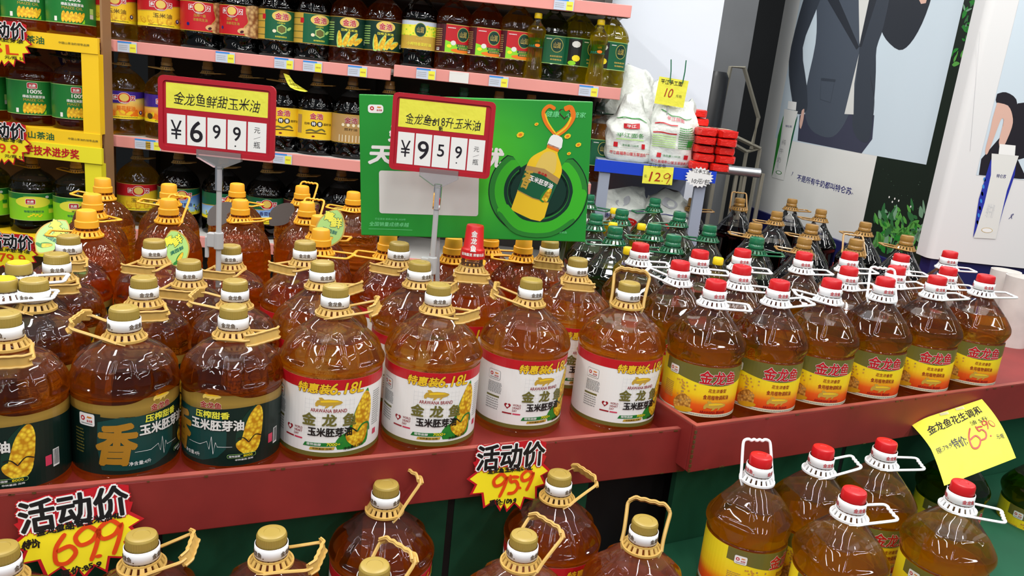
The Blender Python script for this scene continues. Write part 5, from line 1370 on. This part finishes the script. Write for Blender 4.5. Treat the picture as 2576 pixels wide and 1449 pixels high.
six(a, .018, -.014, .066, .0054, 'redink'); five(a, .052, -.004, .050, .0054, 'redink'); nine(a, .078, .012, .030, .0038, 'redink'); a.ell(.100, .010, .008, .013, 'redink', 5, .4); a.ell(.100, .010, .0052, .010, 'paper_yellow', 6, .4); a.ell(.076, -.024, .0028, .0028, 'redink', 5)
a.text('元/瓶', .106, -.034, .026, .014, 'ink', 2, .01, rot=-.2, jit=.05)
a.build('handwriting', sheet_map, sh, step=.01)
for dx in (-.04, .02):
    a = Art(); a.poly([(dx, .100), (dx + .03, .097), (dx + .028, .086), (dx - .002, .090)], 'wrap_film', 12); a.build('tape_strip', sheet_map, sh, step=.01)

# leaf-shaped neck tags on orange-capped bottles
LEAF = [(0, .0), (.016, -.010), (.030, -.035), (.030, -.062), (.014, -.085), (0, -.095), (-.014, -.085), (-.030, -.062), (-.030, -.035), (-.016, -.010)]
def leaf_tag(O, rot, tiltx, rz, label, k=1.0, plain=False):
    r = empty('neck_tag', O, rz, label, 'tag', 'leaf-shaped neck tags'); r.rotation_euler = (tiltx, rot, rz)
    a = Art(); P_ = [(x * k, y * k) for x, y in LEAF]
    a.poly(P_, 'gold' if not plain else 'tagback', 0, smooth=4); a.poly([(x * .9, (y + .047 * k) * .94 - .047 * k) for x, y in P_], 'palegreen' if not plain else 'tagback', 1, smooth=4)
    if not plain:
        a.otext('鲜', .008 * k, -.030 * k, .024 * k, .022 * k, 'lemon', 'midgreen', 3, .04, .09, rot=.2); a.otext('菁', -.012 * k, -.022 * k, .020 * k, .020 * k, 'lemon', 'midgreen', 3, .04, .09)
        a.text('满园鲜', .0, -.052 * k, .034 * k, .009 * k, 'teal', 3, .03); corn(a, .004 * k, -.070 * k, .012 * k, .022 * k, -.9, 3, 'corn_far'); a.ell(-.008 * k, -.078 * k, .010 * k, .004 * k, 'leaf', 2)
    a.build('tag_card', plane_map((0, 0, 0), (1, 0, 0), (0, 0, 1)), r)
    return r
p = OB[4]; leaf_tag((p.x + .030, p.y - .055, 1.150), R_(-32), R_(-28), 0, 'leaf-shaped tag hanging right of the orange cap below the left sign', 1.15)
p = OB[2]; leaf_tag((p.x - .004, p.y - .050, 1.150), R_(-8), R_(-26), 0, 'leaf-shaped tag below the nearest left orange cap', 1.25)
p = OB[1]; leaf_tag((p.x - .040, p.y - .050, 1.155), R_(28), R_(-34), 0, 'leaf-shaped tag hanging left of the middle left orange cap', 1.1)
p = OB[9]; leaf_tag((p.x + .050, p.y - .02, 1.245), R_(14), R_(-20), 0, 'round-ended tag left of the green sign edge', 1.15)
for i, dx in ((7, -.030), (5, .0)):
    p = OB[i]; leaf_tag((p.x + dx * .6, p.y - .035, 1.165), R_(30), R_(-42), R_(-14), 'dark back of a neck tag, ' + ('left of the rearmost centre orange cap' if i == 7 else 'by the rear orange cap beside the sign pole'), 1.05, True)

# ------------------------------------------------------------------ noodle table
nt = empty('noodle_table', (0, 0, 0), 0, 'table with a blue edge strip and grey legs beside the back shelf', 'table')
TY = 3.0
tz = at(1600, 412, TY).z
XA, XB = at(1503, 425, TY).x, at(1803, 430, TY).x
box('table_top', (XA, TY, tz - .02), (XB, TY + .42, tz), 'table_leg', nt)
o = box('blue_edge_strip', (XA - .012, TY - .006, tz - .042), (XB, TY, tz + .002), 'table_blue', nt)
for x in (XA + .03, XB - .05): box('leg', (x - .02, TY + .002, .0), (x + .02, TY + .03, tz - .04), 'table_leg', nt); box('leg', (x - .02, TY + .38, .0), (x + .02, TY + .41, tz - .02), 'table_leg', nt)
box('lower_shelf', (XA, TY + .03, 1.06), (XB, TY + .42, 1.075), 'table_leg', nt)
box('back_panel', (XA + .05, TY + .35, 1.10), (XB - .07, TY + .36, tz - .05), 'table_leg', nt)
def pillow(name, c, w, h, d, m, label, art=None, neck=.35, lean=0.0, seed=0, group=None, cat='bag', rz=0.0, top=1.0, body_h=.55):
    r = empty(name, c, rz, label, cat, group); rr = random.Random(seed)
    ph = [rr.uniform(0, 6) for _ in range(6)]
    nu, nv = 30, 26
    def f(u, v):   # u round, v up
        v_ = v
        wv = w / 2 * (1 - .02 * v_ if v_ < body_h else (1 - (1 - neck) * ((v_ - body_h) / (1 - body_h)) ** .8))
        dv = d / 2 * (1 if v_ < body_h * .8 else max(.05, 1 - (v_ - body_h * .8) / (1 - body_h * .8)) ** .7)
        cr = 1 + .03 * math.sin(9 * u + ph[0] + 7 * v_) + .09 * math.sin(13 * u + ph[1] - 9 * v_) * v_ ** 2 + .07 * math.sin(23 * v_ + ph[2] + 4 * u) * v_ + .05 * math.sin(5 * u + 19 * v_ + ph[4]) * v_
        if v_ < .06: k_ = .90 + .1 * v_ / .06; wv *= k_; dv *= k_
        cu, su = math.cos(u), math.sin(u)
        x = wv * cr * (abs(cu) ** .6) * (1 if cu > 0 else -1); y = dv * cr * (abs(su) ** .7) * (1 if su > 0 else -1)
        return Vector((x + lean * v_ * h, y, v_ * h * top + (.018 * math.sin(7 * x / w + ph[3]) + .010 * math.sin(19 * x / w + ph[5])) * v_ ** 3))
    vs = []; fs = []
    for j in range(nv + 1):
        for i in range(nu): vs.append(f(2 * pi * i / nu, j / nv))
    for j in range(nv):
        for i in range(nu): fs.append((j * nu + i, j * nu + (i + 1) % nu, (j + 1) * nu + (i + 1) % nu, (j + 1) * nu + i))
    fs.append(tuple(range(nu))[::-1]); fs.append(tuple(range(nv * nu, nv * nu + nu)))
    mesh('bag_film', vs, fs, m, None, True, r)
    if art:
        a = Art(); art(a, w, h)
        def mp(x, y, off):
            v_ = min(max(y / h, 0), 1); wv = abs(f(0, v_).x - lean * v_ * h)
            s = max(-.98, min(.98, x / (w / 2)))
            # front side: u from pi to 2 pi
            c_ = abs(s) ** (1 / .6) * (1 if s > 0 else -1); u = -math.acos(max(-1, min(1, c_)))
            q = f(u, v_); return Vector((q.x, q.y - off - .003, q.z))
        a.build('bag_print', mp, r, step=.015)
    return r
def noodle_art(a, w, h):
    a.text('平江县福寿山镇玉翠面条厂', 0, .030, w * .86, .013, 'red', 3, .02); a.rect(-w * .36, .052, -w * .27, .070, 'red', 2); a.rect(w * .24, .052, w * .33, .070, 'red', 2)
    a.text('净含量:1100克', 0, .061, w * .36, .008, 'leaf', 3, .01); a.text('平江面条', 0, .098, w * .6, .016, 'leaf', 3, .01); a.rect(-.03, .122, .03, .140, 'red', 3); a.text('平江', 0, .131, .034, .011, 'white', 4, .02)
    a.stroke([(-w * .4, .166), (0, .160), (w * .4, .150)], .0035, 'leaf', 3, 4); fineprint(a, -w * .3, .078, w * .3, .088, 1, 'palegreen', 3, 3)
    for i in range(6): a.rect(-w * .46, .012 + i * .008, w * .46, .0128 + i * .008, 'noodle_cream', 1)
def noodle_back(a, w, h):
    a.text('平江县福寿山镇玉翠面条厂', 0, .014, w * .8, .012, 'red', 3, .02); a.rect(-w * .3, .030, -w * .22, .046, 'red', 2); a.rect(w * .26, .030, w * .34, .046, 'red', 2); a.text('净含量:1100克', 0, .038, w * .36, .008, 'leaf', 3, .01)
    a.rect(-w * .42, .150, w * .05, .154, 'red', 3); a.rect(-w * .42, .118, w * .05, .122, 'red', 3); fineprint(a, -w * .42, .066, w * .05, .114, 6, 'palegreen', 2, 6); fineprint(a, w * .1, .066, w * .4, .150, 10, 'leaf', 2, 7); a.text('平江挂面', 0, .175, w * .4, .014, 'pinkred', 3, .01); a.stroke([(-w * .4, .194), (0, .186), (w * .36, .184)], .003, 'leaf', 3, 4); a.rect(w * .3, .075, w * .38, .1, 'leaf', 3)
def rice_art(a, w, h):
    a.rect(-w * .4, h * .55, w * .4, h * .565, 'navy', 2); a.ell(0, h * .78, w * .16, .016, 'shade', 2); a.text('面粉', -w * .3, h * .42, .03, .02, 'navy', 3, .02); a.ell(w * .1, h * .3, w * .2, h * .1, 'brightred', 3); a.text('雪花粉', w * .1, h * .3, w * .28, .012, 'white', 4, .02)
z0 = tz + .001
pb = at(1545, 400, TY + .30); pillow('noodle_bag', (pb.x + .02, TY + .27, z0), .22, .34, .13, 'bag_white', 'tall clear bag of noodles rising behind the front left bag', noodle_art, .72, 0, 1, 'bags of noodles')
pb = at(1578, 400, TY + .10); pillow('noodle_bag', (pb.x, TY + .11, z0), .175, .245, .14, 'bag_white', 'front left clear noodle bag with red factory lettering', noodle_art, .30, -.06, 2, 'bags of noodles')
pb = at(1680, 400, TY + .10); pillow('noodle_bag', (pb.x, TY + .11, z0), .185, .262, .15, 'bag_white', 'plump noodle bag with green table print beside red packs', noodle_back, .62, .0, 3, 'bags of noodles', body_h=.62)
pb = at(1645, 400, TY + .30); pillow('noodle_bag', (pb.x - .01, TY + .30, z0), .16, .31, .09, 'bag_white', 'noodle bag standing behind, between the two front bags', noodle_art, .8, 0, 4, 'bags of noodles')
for i, (px, lb) in enumerate(((1563, 'white flour sack with navy line under the noodle table, left'), (1680, 'white flour sack with red mark under the noodle table, right'))):
    p = at(px, 520, TY + .12); pillow('flour_sack', (p.x, TY + .14, 1.076), .20, .165, .16, 'bag_white', lb, rice_art, .75, 0, 5 + i, 'flour sacks under the table', 'sack', body_h=.7)
# stacked red noodle packs
def red_pack(c, rz, label, long=.20, w=.074, h=.030, seed=0):
    r = empty('noodle_pack', c, rz, label, 'noodle pack', 'stacked red noodle packs'); g = Geo(); rr = random.Random(seed)
    nx, ny = 10, 6; secs = []
    for i in range(nx + 1):
        t = i / nx; y = (t - .5) * long; e = 1 if .08 < t < .92 else .75
        ring = []
        for j in range(12):
            a_ = 2 * pi * j / 12; cx_ = abs(math.cos(a_)) ** .28 * (1 if math.cos(a_) > 0 else -1); cz_ = abs(math.sin(a_)) ** .28 * (1 if math.sin(a_) > 0 else -1)
            ring.append(Vector((cx_ * w / 2 * e + rr.uniform(-.0015, .0015), y, h / 2 + cz_ * h / 2 * (e if cz_ > 0 else e) + rr.uniform(-.001, .001))))
        secs.append(ring)
    vs = [v for s_ in secs for v in s_]; fs = []
    for i in range(nx):
        for j in range(12): fs.append((i * 12 + j, i * 12 + (j + 1) % 12, (i + 1) * 12 + (j + 1) % 12, (i + 1) * 12 + j))
    fs += [tuple(range(12)), tuple(range(nx * 12, nx * 12 + 12))[::-1]]
    g.add(vs, fs); g.build('wrapper', ['pack_red'], r)
    a = Art(); a.rect(-w * .36, -long * .3, w * .30, long * .3, 'cream', 0); a.text('手工面', 0, .02, .05, .05, 'brightred', 1, .01, rot=pi / 2)
    a.build('wrapper_print', plane_map((0, 0, h + .0005), (1, 0, 0), (0, 1, 0)), r)
xs = [at(1768, 400, TY + .02).x, at(1768, 400, TY + .02).x + .078]
names_h = ['bottom', 'second', 'third', 'fourth', 'fifth']
for j in range(5):
    for i in range(2):
        red_pack((xs[i] + (.004 if j % 2 else -.004) + (.0 if j else -.004), TY + .095 + .006 * (j % 3), z0 + j * .0312), R_((-3, 2, 4, -2, 5)[j]), '%s red noodle pack in the %s column of the stack' % (names_h[j], ('left', 'right')[i]), seed=j * 2 + i)
for i in range(2): red_pack((xs[0] - .02 + i * .045 * 0 + i * .0, TY + .20 + .0, z0 + 5 * .0312 + i * .031), R_(8 - i * 12), ('lower', 'upper')[i] + ' of two loose red noodle packs lying on top of the stack', seed=20 + i, long=.18)
# cards at the table
def flatcard(name, px, py, Y, w, h, label, draw, m='paper_yellow', roll=0, star=False, shape_pts=None):
    p = at(px, py, Y); r = empty(name, p, 0, label, 'price card'); r.rotation_euler = (0, roll, 0)
    a = Art()
    if star: a.poly([((w / 2 if i % 2 == 0 else w / 2 * .82) * math.cos(2 * pi * i / 40), (h / 2 if i % 2 == 0 else h / 2 * .82) * math.sin(2 * pi * i / 40)) for i in range(40)], m, 0)
    else: a.rect(-w / 2, -h / 2, w / 2, h / 2, m, 0)
    a.build('card', plane_map((0, 0, 0), (1, 0, 0), (0, 0, 1)), r)
    a = Art(); draw(a); a.build('handwriting', plane_map((0, -.0006, 0), (1, 0, 0), (0, 0, 1)), r); return r
def d129(a):
    a.text('平江面条', -.006, .036, .066, .015, 'ink', 2, .0, jit=.06); a.text('元', -.046, -.006, .010, .010, 'ink', 2, .0)
    a.text('1', -.026, -.006, .006, .036, 'redink', 2, .0, shear=.2); a.text('2', .0, -.006, .022, .032, 'redink', 2, 0, shear=.1); nine(a, .034, -.010, .040, .0026, 'redink'); a.ell(.018, -.020, .0018, .0018, 'redink', 2); a.text('元', .046, -.032, .006, .006, 'ink', 2)
flatcard('price_card', 1655, 441, TY - .012, .112, .066, 'yellow card reading 12.9 taped to the blue table edge', d129, roll=R_(-2))
def d10b(a):
    a.text('平江手工面', .0, .022, .076, .014, 'ink', 2, .0, jit=.06, rot=-.05); a.text('10元/包', .008, -.014, .066, .020, 'ink', 2, .0, shear=.15, jit=.05)
flatcard('price_card', 1759, 446, TY - .014, .108, .078, 'white starburst card reading 10 yuan at the table corner', d10b, 'paper_white', star=True)
def d10(a):
    a.text('平江手工面', -.006, .034, .080, .017, 'ink', 2, .01, jit=.06); a.text('10', -.008, -.004, .028, .032, 'redink', 2, .0, shear=.15); a.text('元包', .030, -.010, .022, .010, 'ink', 2, .0)
hc = flatcard('price_card', 1689, 232, TY + .055, .110, .098, 'yellow card reading 10 standing above the noodle bags', d10, roll=R_(3))
for px in (1684, 1716):
    b = at(px, 208, TY + .050); e = at(px + (0 if px < 1700 else 6), 150, TY + .050)
    g = Geo(); g.tube([tuple(b - hc.location), tuple((b + e) / 2 - hc.location + Vector((.002, 0, 0))), tuple(e - hc.location)], .0022, 6); g.build('green_straw', ['greencap_top'], hc)
g = Geo(); g.tube([(.0, .006, -.03), (0, .006, z0 - hc.location.z)], .003, 6); g.build('card_stick', ['pole_grey'], hc)

# ------------------------------------------------------------------ passage behind: rail, metal frame, dark drum
rl = empty('hand_rail', (0, 0, 0), 0, 'shiny steel hand rail behind the red noodle packs', 'rail')
p0, p1_ = at(1790, 423, 3.75), at(1990, 440, 3.75)
g = Geo(); g.tube([(p0.x - .3, 3.75, p0.z), (at(1912, 430, 3.75).x, 3.75, p0.z)], .022, 16); autosmooth(g.build('top_rail', ['steel'], rl))
for k, x in enumerate((p0.x + .02, p0.x + .12, p0.x + .24, p0.x + .16)): g = Geo(); g.tube([(x, 3.75, 0), (x, 3.75, p0.z)], .010, 8); g.build('baluster', ['frame_metal'], rl)
g = Geo(); g.tube([(p0.x - .3, 3.75, .75), (at(1912, 430, 3.75).x, 3.75, .75)], .012, 8); g.build('lower_rail', ['frame_metal'], rl)
FY = 4.25
mf = empty('metal_frame', (0, 0, 0), 0, 'tapered bare metal frame with a stool seat in the dark passage', 'frame')
Fp = lambda x, y, yy=FY: tuple(at(x, y, yy))
g = Geo(); g.tube([Fp(1802, 330), Fp(1838, 168), Fp(1872, 170), Fp(1908, 296), Fp(1890, 375)], .011, 4); g.build('upright_loop', ['frame_metal'], mf)
g = Geo(); g.tube([Fp(1845, 342), Fp(1912, 374), Fp(1878, 382), Fp(1826, 352)], .011, 4, closed=True); g.build('seat_frame', ['frame_metal'], mf)
for x, y in ((1912, 374), (1878, 382), (1848, 345)):
    p = at(x, y, FY); g = Geo(); g.tube([tuple(p), (p.x, p.y, 0)], .010, 4); g.build('leg', ['frame_metal'], mf)
q = at(1795, 270, 3.95)
g = Geo(); g.lathe([(0, .075), (.01, .085), (1.3, .085), (q.z + .14, .083), (q.z + .165, .07)], 24); o = autosmooth(g.build('roll_of_black_film', ['dark_plastic'])); o.location = (q.x - .035, 3.95, 0); tag(o, 'tall black roll standing behind the white partition edge', 'roll')

# ------------------------------------------------------------------ milk posters
PY1 = 3.42
po = empty('advert_poster', (0, 0, 0), 0, 'standing poster of a person in a grey suit jacket beside a milk carton', 'poster')
PO = at(1940, 250, 4.8); PD = Vector((math.sin(R_(10)), -math.cos(R_(10)), 0)); PN = PD.cross(Vector((0, 0, 1)))
def pp(x, y):
    h = plane_hit(x, y, PO, PN, 0); return ((h - PO).dot(PD), h.z)
def wpx(x, y, w): return pp(x + w / 2, y)[0] - pp(x - w / 2, y)[0]
def px_poly(a, pts, m, L, sm=0): a.poly([pp(*q) for q in pts], m, L, smooth=sm)
x_l = pp(1932, 250)[0]; x_r = pp(2400, 330)[0] + .02; zb = pp(1895, 522)[1]
PT = Matrix(((PD.x, -PN.x, 0, PO.x), (PD.y, -PN.y, 0, PO.y), (0, 0, 1, 0), (0, 0, 0, 1)))
g = Geo(); g.box((x_l, .001, zb), (x_r, .012, 2.75), 0, PT); g.build('backing', ['poster_white'], po)
a = Art()
xm = pp(2184, 500)[0]                       # where the white card ends and the printed foliage begins
zt = pp(2200, 397)[1]
a.rect(x_l, pp(1890, 515)[1], xm, 2.75, 'offwhite', 0)
xi = pp(2380, 200)[0]; zi = pp(2170, 386)[1]
a.rect(xm - .02, zb, x_r, 2.75, 'nightgreen', 1); a.rect(x_l, zb, xm, 2.75, 'offwhite', 2)
a.rect(pp(1968, 250)[0], zi, xi, 2.75, 'paleblue', 3)
# figure: jacket, lapels, shirt, trousers, hand
px_poly(a, [(2008, 352), (2008, 250), (2030, 180), (2070, -60), (2210, -60), (2225, 200), (2190, 380)], 'trouser', 4) if False else None
px_poly(a, [(2007, 354), (2012, 290), (2100, 270), (2200, 290), (2195, 350), (2168, 386)], 'trouser', 4)
px_poly(a, [(2035, -40), (2010, 40), (1985, 155), (1993, 250), (2003, 285), (2030, 278), (2030, 215), (2020, 120), (2052, 30), (2075, -40)], 'jacket', 6, 3)
px_poly(a, [(2048, -60), (2055, 30), (2052, 110), (2030, 215), (2025, 280), (2040, 325), (2075, 345), (2105, 338), (2135, 290), (2160, 200), (2164, 120), (2160, -60)], 'jacket2', 5, 3)
px_poly(a, [(2160, -60), (2163, 115), (2145, 285), (2150, 335), (2170, 357), (2190, 345), (2200, 250), (2204, 180), (2206, 120), (2225, 60), (2240, -60)], 'jacket', 6, 3)
px_poly(a, [(2215, 70), (2230, 100), (2262, 126), (2290, 110), (2320, 60), (2345, -10), (2350, -60), (2230, -60)], 'jacket3', 5, 3)
px_poly(a, [(2160, -60), (2163, 112), (2200, -60)], 'shirt', 7); px_poly(a, [(2162, 135), (2125, 287), (2148, 288), (2150, 210)], 'shirt', 7)
px_poly(a, [(2048, -60), (2085, -60), (2162, 118), (2155, 125)], 'jacket3', 7); px_poly(a, [(2200, -60), (2225, -60), (2168, 118), (2162, 118)], 'jacket3', 7)
px_poly(a, [(2066, 196), (2103, 200), (2102, 206), (2066, 203)], 'jacket', 7); a.stroke([pp(2066, 203), pp(2064, 250), pp(2090, 258), pp(2100, 206)], .002, 'jacket', 7, 0)
a.stroke([pp(2190, 192), pp(2200, 250), pp(2196, 300)], .0025, 'jacket3', 7, 3)
px_poly(a, [(2018, 278), (2024, 274), (2022, 300), (2015, 325), (2012, 310)], 'skin', 7, 2); px_poly(a, [(2308, -10), (2335, -10), (2330, 8), (2318, 10)], 'skin', 7)
# carton
def carton(X, a, dy=0, k=1.0, side='leaf', side2='darkgreen', x0=1973, y0=350, dxp=0):
    def q(u, v): return pp(x0 + u * k + dxp + (v * k) * .19, y0 - v * k)
    a.poly([q(-32, -95), q(-10, -100), q(30, 88), q(-2, 85)], side, L_ := X)
    a.poly([q(-16, -98), q(0, -103), q(-2, -88)], 'white', X + 1)
    a.poly([q(-33, -95), q(-2, -104), q(12, 40), q(16, 88), q(-12, 84), q(-14, 30)], 'offwhite', X + 1) if False else None
    a.poly([q(-30, -92), q(-5, -103), q(28, 88), q(-1, 85)], 'offwhite', X + 1) if False else None
cb = [(1942, 445), (1974, 454), (2008, 275), (2008, 280), (1975, 272)]
px_poly(a, [(1942, 443), (1958, 340), (1972, 290), (1970, 375)], 'leaf', 8); px_poly(a, [(1971, 454), (1988, 380), (2008, 290), (1990, 330)], 'midgreen', 8)
px_poly(a, [(1943, 446), (1972, 454), (1992, 345), (2008, 280), (1974, 274), (1968, 340)], 'offwhite', 9); px_poly(a, [(1982, 274), (1984, 254), (2005, 257), (2003, 278)], 'white', 10)
px_poly(a, [(1955, 420), (1971, 300), (1974, 300), (1958, 425)], 'lightgrey', 10)
p = pp(1985, 318); a.text('特仑苏', p[0], p[1], wpx(1985, 318, 16), .012, 'navy', 11, .01); p = pp(1968, 385); a.spaced('纯', p[0], p[1] + .06, 0, wpx(1968, 385, 10), .03, 'grey', 11); a.spaced('牛', p[0] - .01, p[1] + .01, 0, wpx(1968, 385, 10), .03, 'grey', 11); a.spaced('奶', p[0] - .02, p[1] - .04, 0, wpx(1968, 385, 10), .03, 'grey', 11)
p = pp(1960, 434); a.ell(p[0], p[1], wpx(1960, 434, 8), .010, 'leaf', 11, n=14); a.ell(p[0], p[1], wpx(1960, 434, 6), .007, 'white', 12, n=14)
p = pp(2070, 462); a.text('不是所有牛奶都叫特仑苏', p[0], p[1] - .002, wpx(2070, 462, 142), .034, 'navy', 5, .015); 
p = pp(1994, 437); a.stroke([(p[0] - .010, p[1] - .012), (p[0], p[1]), (p[0] + .006, p[1] + .008), (p[0] - .002, p[1] + .008), (p[0] + .002, p[1] - .004)], .002, 'navy', 5)
p = pp(2143, 487); a.stroke([(p[0] - .012, p[1] + .010), (p[0] - .002, p[1] - .004), (p[0] + .004, p[1] + .004), (p[0] + .014, p[1] - .002)], .002, 'navy', 5)
# printed plants
rr = random.Random(21)
def leafs(x0, x1, y0, y1, n, mats, smin, smax, L=4):
    for i in range(n):
        x = rr.uniform(x0, x1); y = rr.uniform(y0, y1); c_ = pp(x, y); l = rr.uniform(smin, smax); an = rr.uniform(.1, 3.0); w_ = l * rr.uniform(.12, .28)
        if c_[0] + l > x_r - .005: continue
        co, si = math.cos(an), math.sin(an)
        pts = [(0, 0), (l * .3, w_), (l * .7, w_ * .8), (l, 0), (l * .7, -w_ * .6), (l * .3, -w_ * .8)]
        a.poly([(c_[0] + u * co - v * si, c_[1] + u * si + v * co) for u, v in pts], rr.choice(mats), L + rr.randint(0, 4), smooth=2)
st_ = len(a.it)
leafs(2195, 2345, 560, 640, 120, ['foliage', 'foliage2', 'foliage3', 'foliage', 'leaf'], .025, .075)
leafs(2205, 2350, 530, 560, 26, ['foliage', 'foliage2', 'foliage3'], .03, .07)
leafs(2420, 2470, -30, 130, 46, ['foliage2', 'leaf', 'foliage3'], .02, .05)
leafs(2385, 2420, 130, 165, 8, ['leaf', 'foliage'], .02, .05)
for i in range(26):
    c_ = pp(rr.uniform(2215, 2400), rr.uniform(420, 540)); a.ell(c_[0], c_[1], rr.uniform(.0008, .002), .0012, 'foliage3', 4, n=6)
for x, y in ((2238, 496), (2252, 500), (2262, 505), (2246, 508), (2292, 520)): c_ = pp(x, y); a.ell(c_[0], c_[1], .005, .005, 'offwhite', 9, n=8)
# keep the foliage on its own side
kept = []
for k_, (vs, fs, m, L) in enumerate(a.it):
    if k_ >= st_:
        vs = [(min(max(x, xm + .001), x_r - .002), max(z, zb + .002)) for x, z in vs]
        if any(x < xi and z > zi for x, z in vs): continue
    kept.append((vs, fs, m, L))
a.it = kept
a.build('poster_print', lambda x, y, o: PT @ Vector((x, -o, y)), po, base=.0006)
g = Geo(); g.box((x_l + .01, -.02, 0), (x_r, .03, zb), 0, PT); g.build('base_skirt', ['navy_base'], po)
# the white card hangs lower than the backing at the far edge, the navy base shows beneath it

PY2 = 3.12
def p2(x, y): p = at(x, y, PY2); return (p.x, p.z)
po2 = empty('advert_poster', (0, 0, 0), 0, 'right poster box with a hand above a blue and white milk carton', 'poster')
xl2 = p2(2410, 330)[0]; z2b = p2(2450, 662)[1]
g = Geo()
arc = [(xl2 + .028 - .028 * math.cos(R_(t)), PY2 + .028 - .028 * math.sin(R_(t))) for t in range(0, 91, 15)]
outl = [(xl2, PY2 + .10)] + arc + [(xl2 + 1.0, PY2), (xl2 + 1.0, PY2 + .10)]
n = len(outl); vs = [(x, y, z2b) for x, y in outl] + [(x, y, 2.45) for x, y in outl]
g.add(vs, [(j, (j + 1) % n, n + (j + 1) % n, n + j) for j in range(n)] + [tuple(range(n))[::-1], tuple(range(n, 2 * n))])
autosmooth(g.build('box_body', ['poster_white'], po2), 50)
a = Art()
def q2(a, pts, m, L, sm=0): a.poly([p2(*q) for q in pts], m, L, smooth=sm)
xp = p2(2490, 300)[0]; zp = p2(2500, 445)[1]; XR = p2(2640, 445)[0]
a.rect(xp, zp, XR, 2.4, 'paleblue', 1)
q2(a, [(2462, 440), (2468, 400), (2520, 340), (2560, 260), (2640, 250), (2640, 450), (2565, 450)], 'ink', 2, 0)
q2(a, [(2560, 402), (2640, 380), (2640, 470), (2580, 445)], 'paleblue', 3)
q2(a, [(2508, 236), (2530, 232), (2556, 250), (2558, 290), (2548, 292), (2535, 265), (2506, 258)], 'ink', 5, 3)
q2(a, [(2508, 258), (2535, 266), (2546, 290), (2545, 320), (2522, 372), (2512, 358), (2524, 305), (2518, 300), (2506, 330), (2484, 386), (2478, 378), (2490, 330), (2496, 300)], 'skin', 6, 3)
a.stroke([p2(2525, 300), p2(2522, 318)], .002, 'skin2', 7, 0)
for poly, m, L in (([(2447, 598), (2462, 500), (2492, 400), (2500, 430), (2478, 520)], 'cartonblue', 8), ([(2503, 600), (2525, 520), (2552, 440), (2557, 395), (2530, 470)], 'cartonblue', 8),
                   ([(2449, 598), (2504, 601), (2532, 480), (2562, 392), (2494, 386), (2492, 440), (2476, 510)], 'offwhite', 9), ([(2511, 388), (2514, 362), (2554, 366), (2552, 392)], 'white', 10)): q2(a, poly, m, L)
p = p2(2518, 443); a.text('特仑苏', p[0], p[1], .036, .014, 'navy', 11, .01); p = p2(2490, 530); a.text('纯牛奶', p[0], p[1], .030, .055, 'lightgrey', 11, 0)
p = p2(2482, 579); a.ell(p[0], p[1], .022, .010, 'gold', 11, n=14); a.ell(p[0], p[1], .020, .0085, 'white', 12, n=14)
for k_ in range(7): c_ = p2(2466 + k_ * 3, 560 - k_ * 18); a.ell(c_[0] - .012, c_[1], .004, .009, 'sky', 9 if k_ % 2 else 8, .4, 8)
p = p2(2545, 545); a.stroke([(p[0] - .010, p[1] - .010), (p[0] + .004, p[1] + .010), (p[0] - .004, p[1] + .006), (p[0] + .002, p[1] - .008)], .002, 'navy', 5)
p = p2(2600, 550); a.text('不是所有牛奶', p[0] + .05, p[1] + .0, .16, .026, 'navy', 5, .01)
a.stroke([p2(2465, 80), p2(2440, 380)], .0012, 'shade', 2, 0)
a.build('poster_print', lambda x, y, o: Vector((x, PY2 - o, y)), po2, base=.0006)
box('base_block', (xl2 + .02, PY2 + .012, 0), (xl2 + 1.0, PY2 + .09, z2b), 'navy_base', po2)
for i, (px, py, zz, rr_, lb) in enumerate(((2532, 680, 1.115, .047, 'marbled paper tub at the right edge, rear one'), (2580, 697, 1.115, .056, 'marbled paper tub at the right edge, front one'))):
    p = at(px, py, 2.72 - i * .12); g = Geo(); r_ = rr_; hh = p.z - ZR
    g.lathe([(0, r_ * .9), (hh, r_), (hh, r_ - .003), (hh - .02, r_ - .004)], 32, cap=(True, True)); o = autosmooth(g.build('paper_tub', ['marble_wrap'])); o.location = (p.x, p.y, ZR); tag(o, lb, 'tub', 'marbled paper tubs')
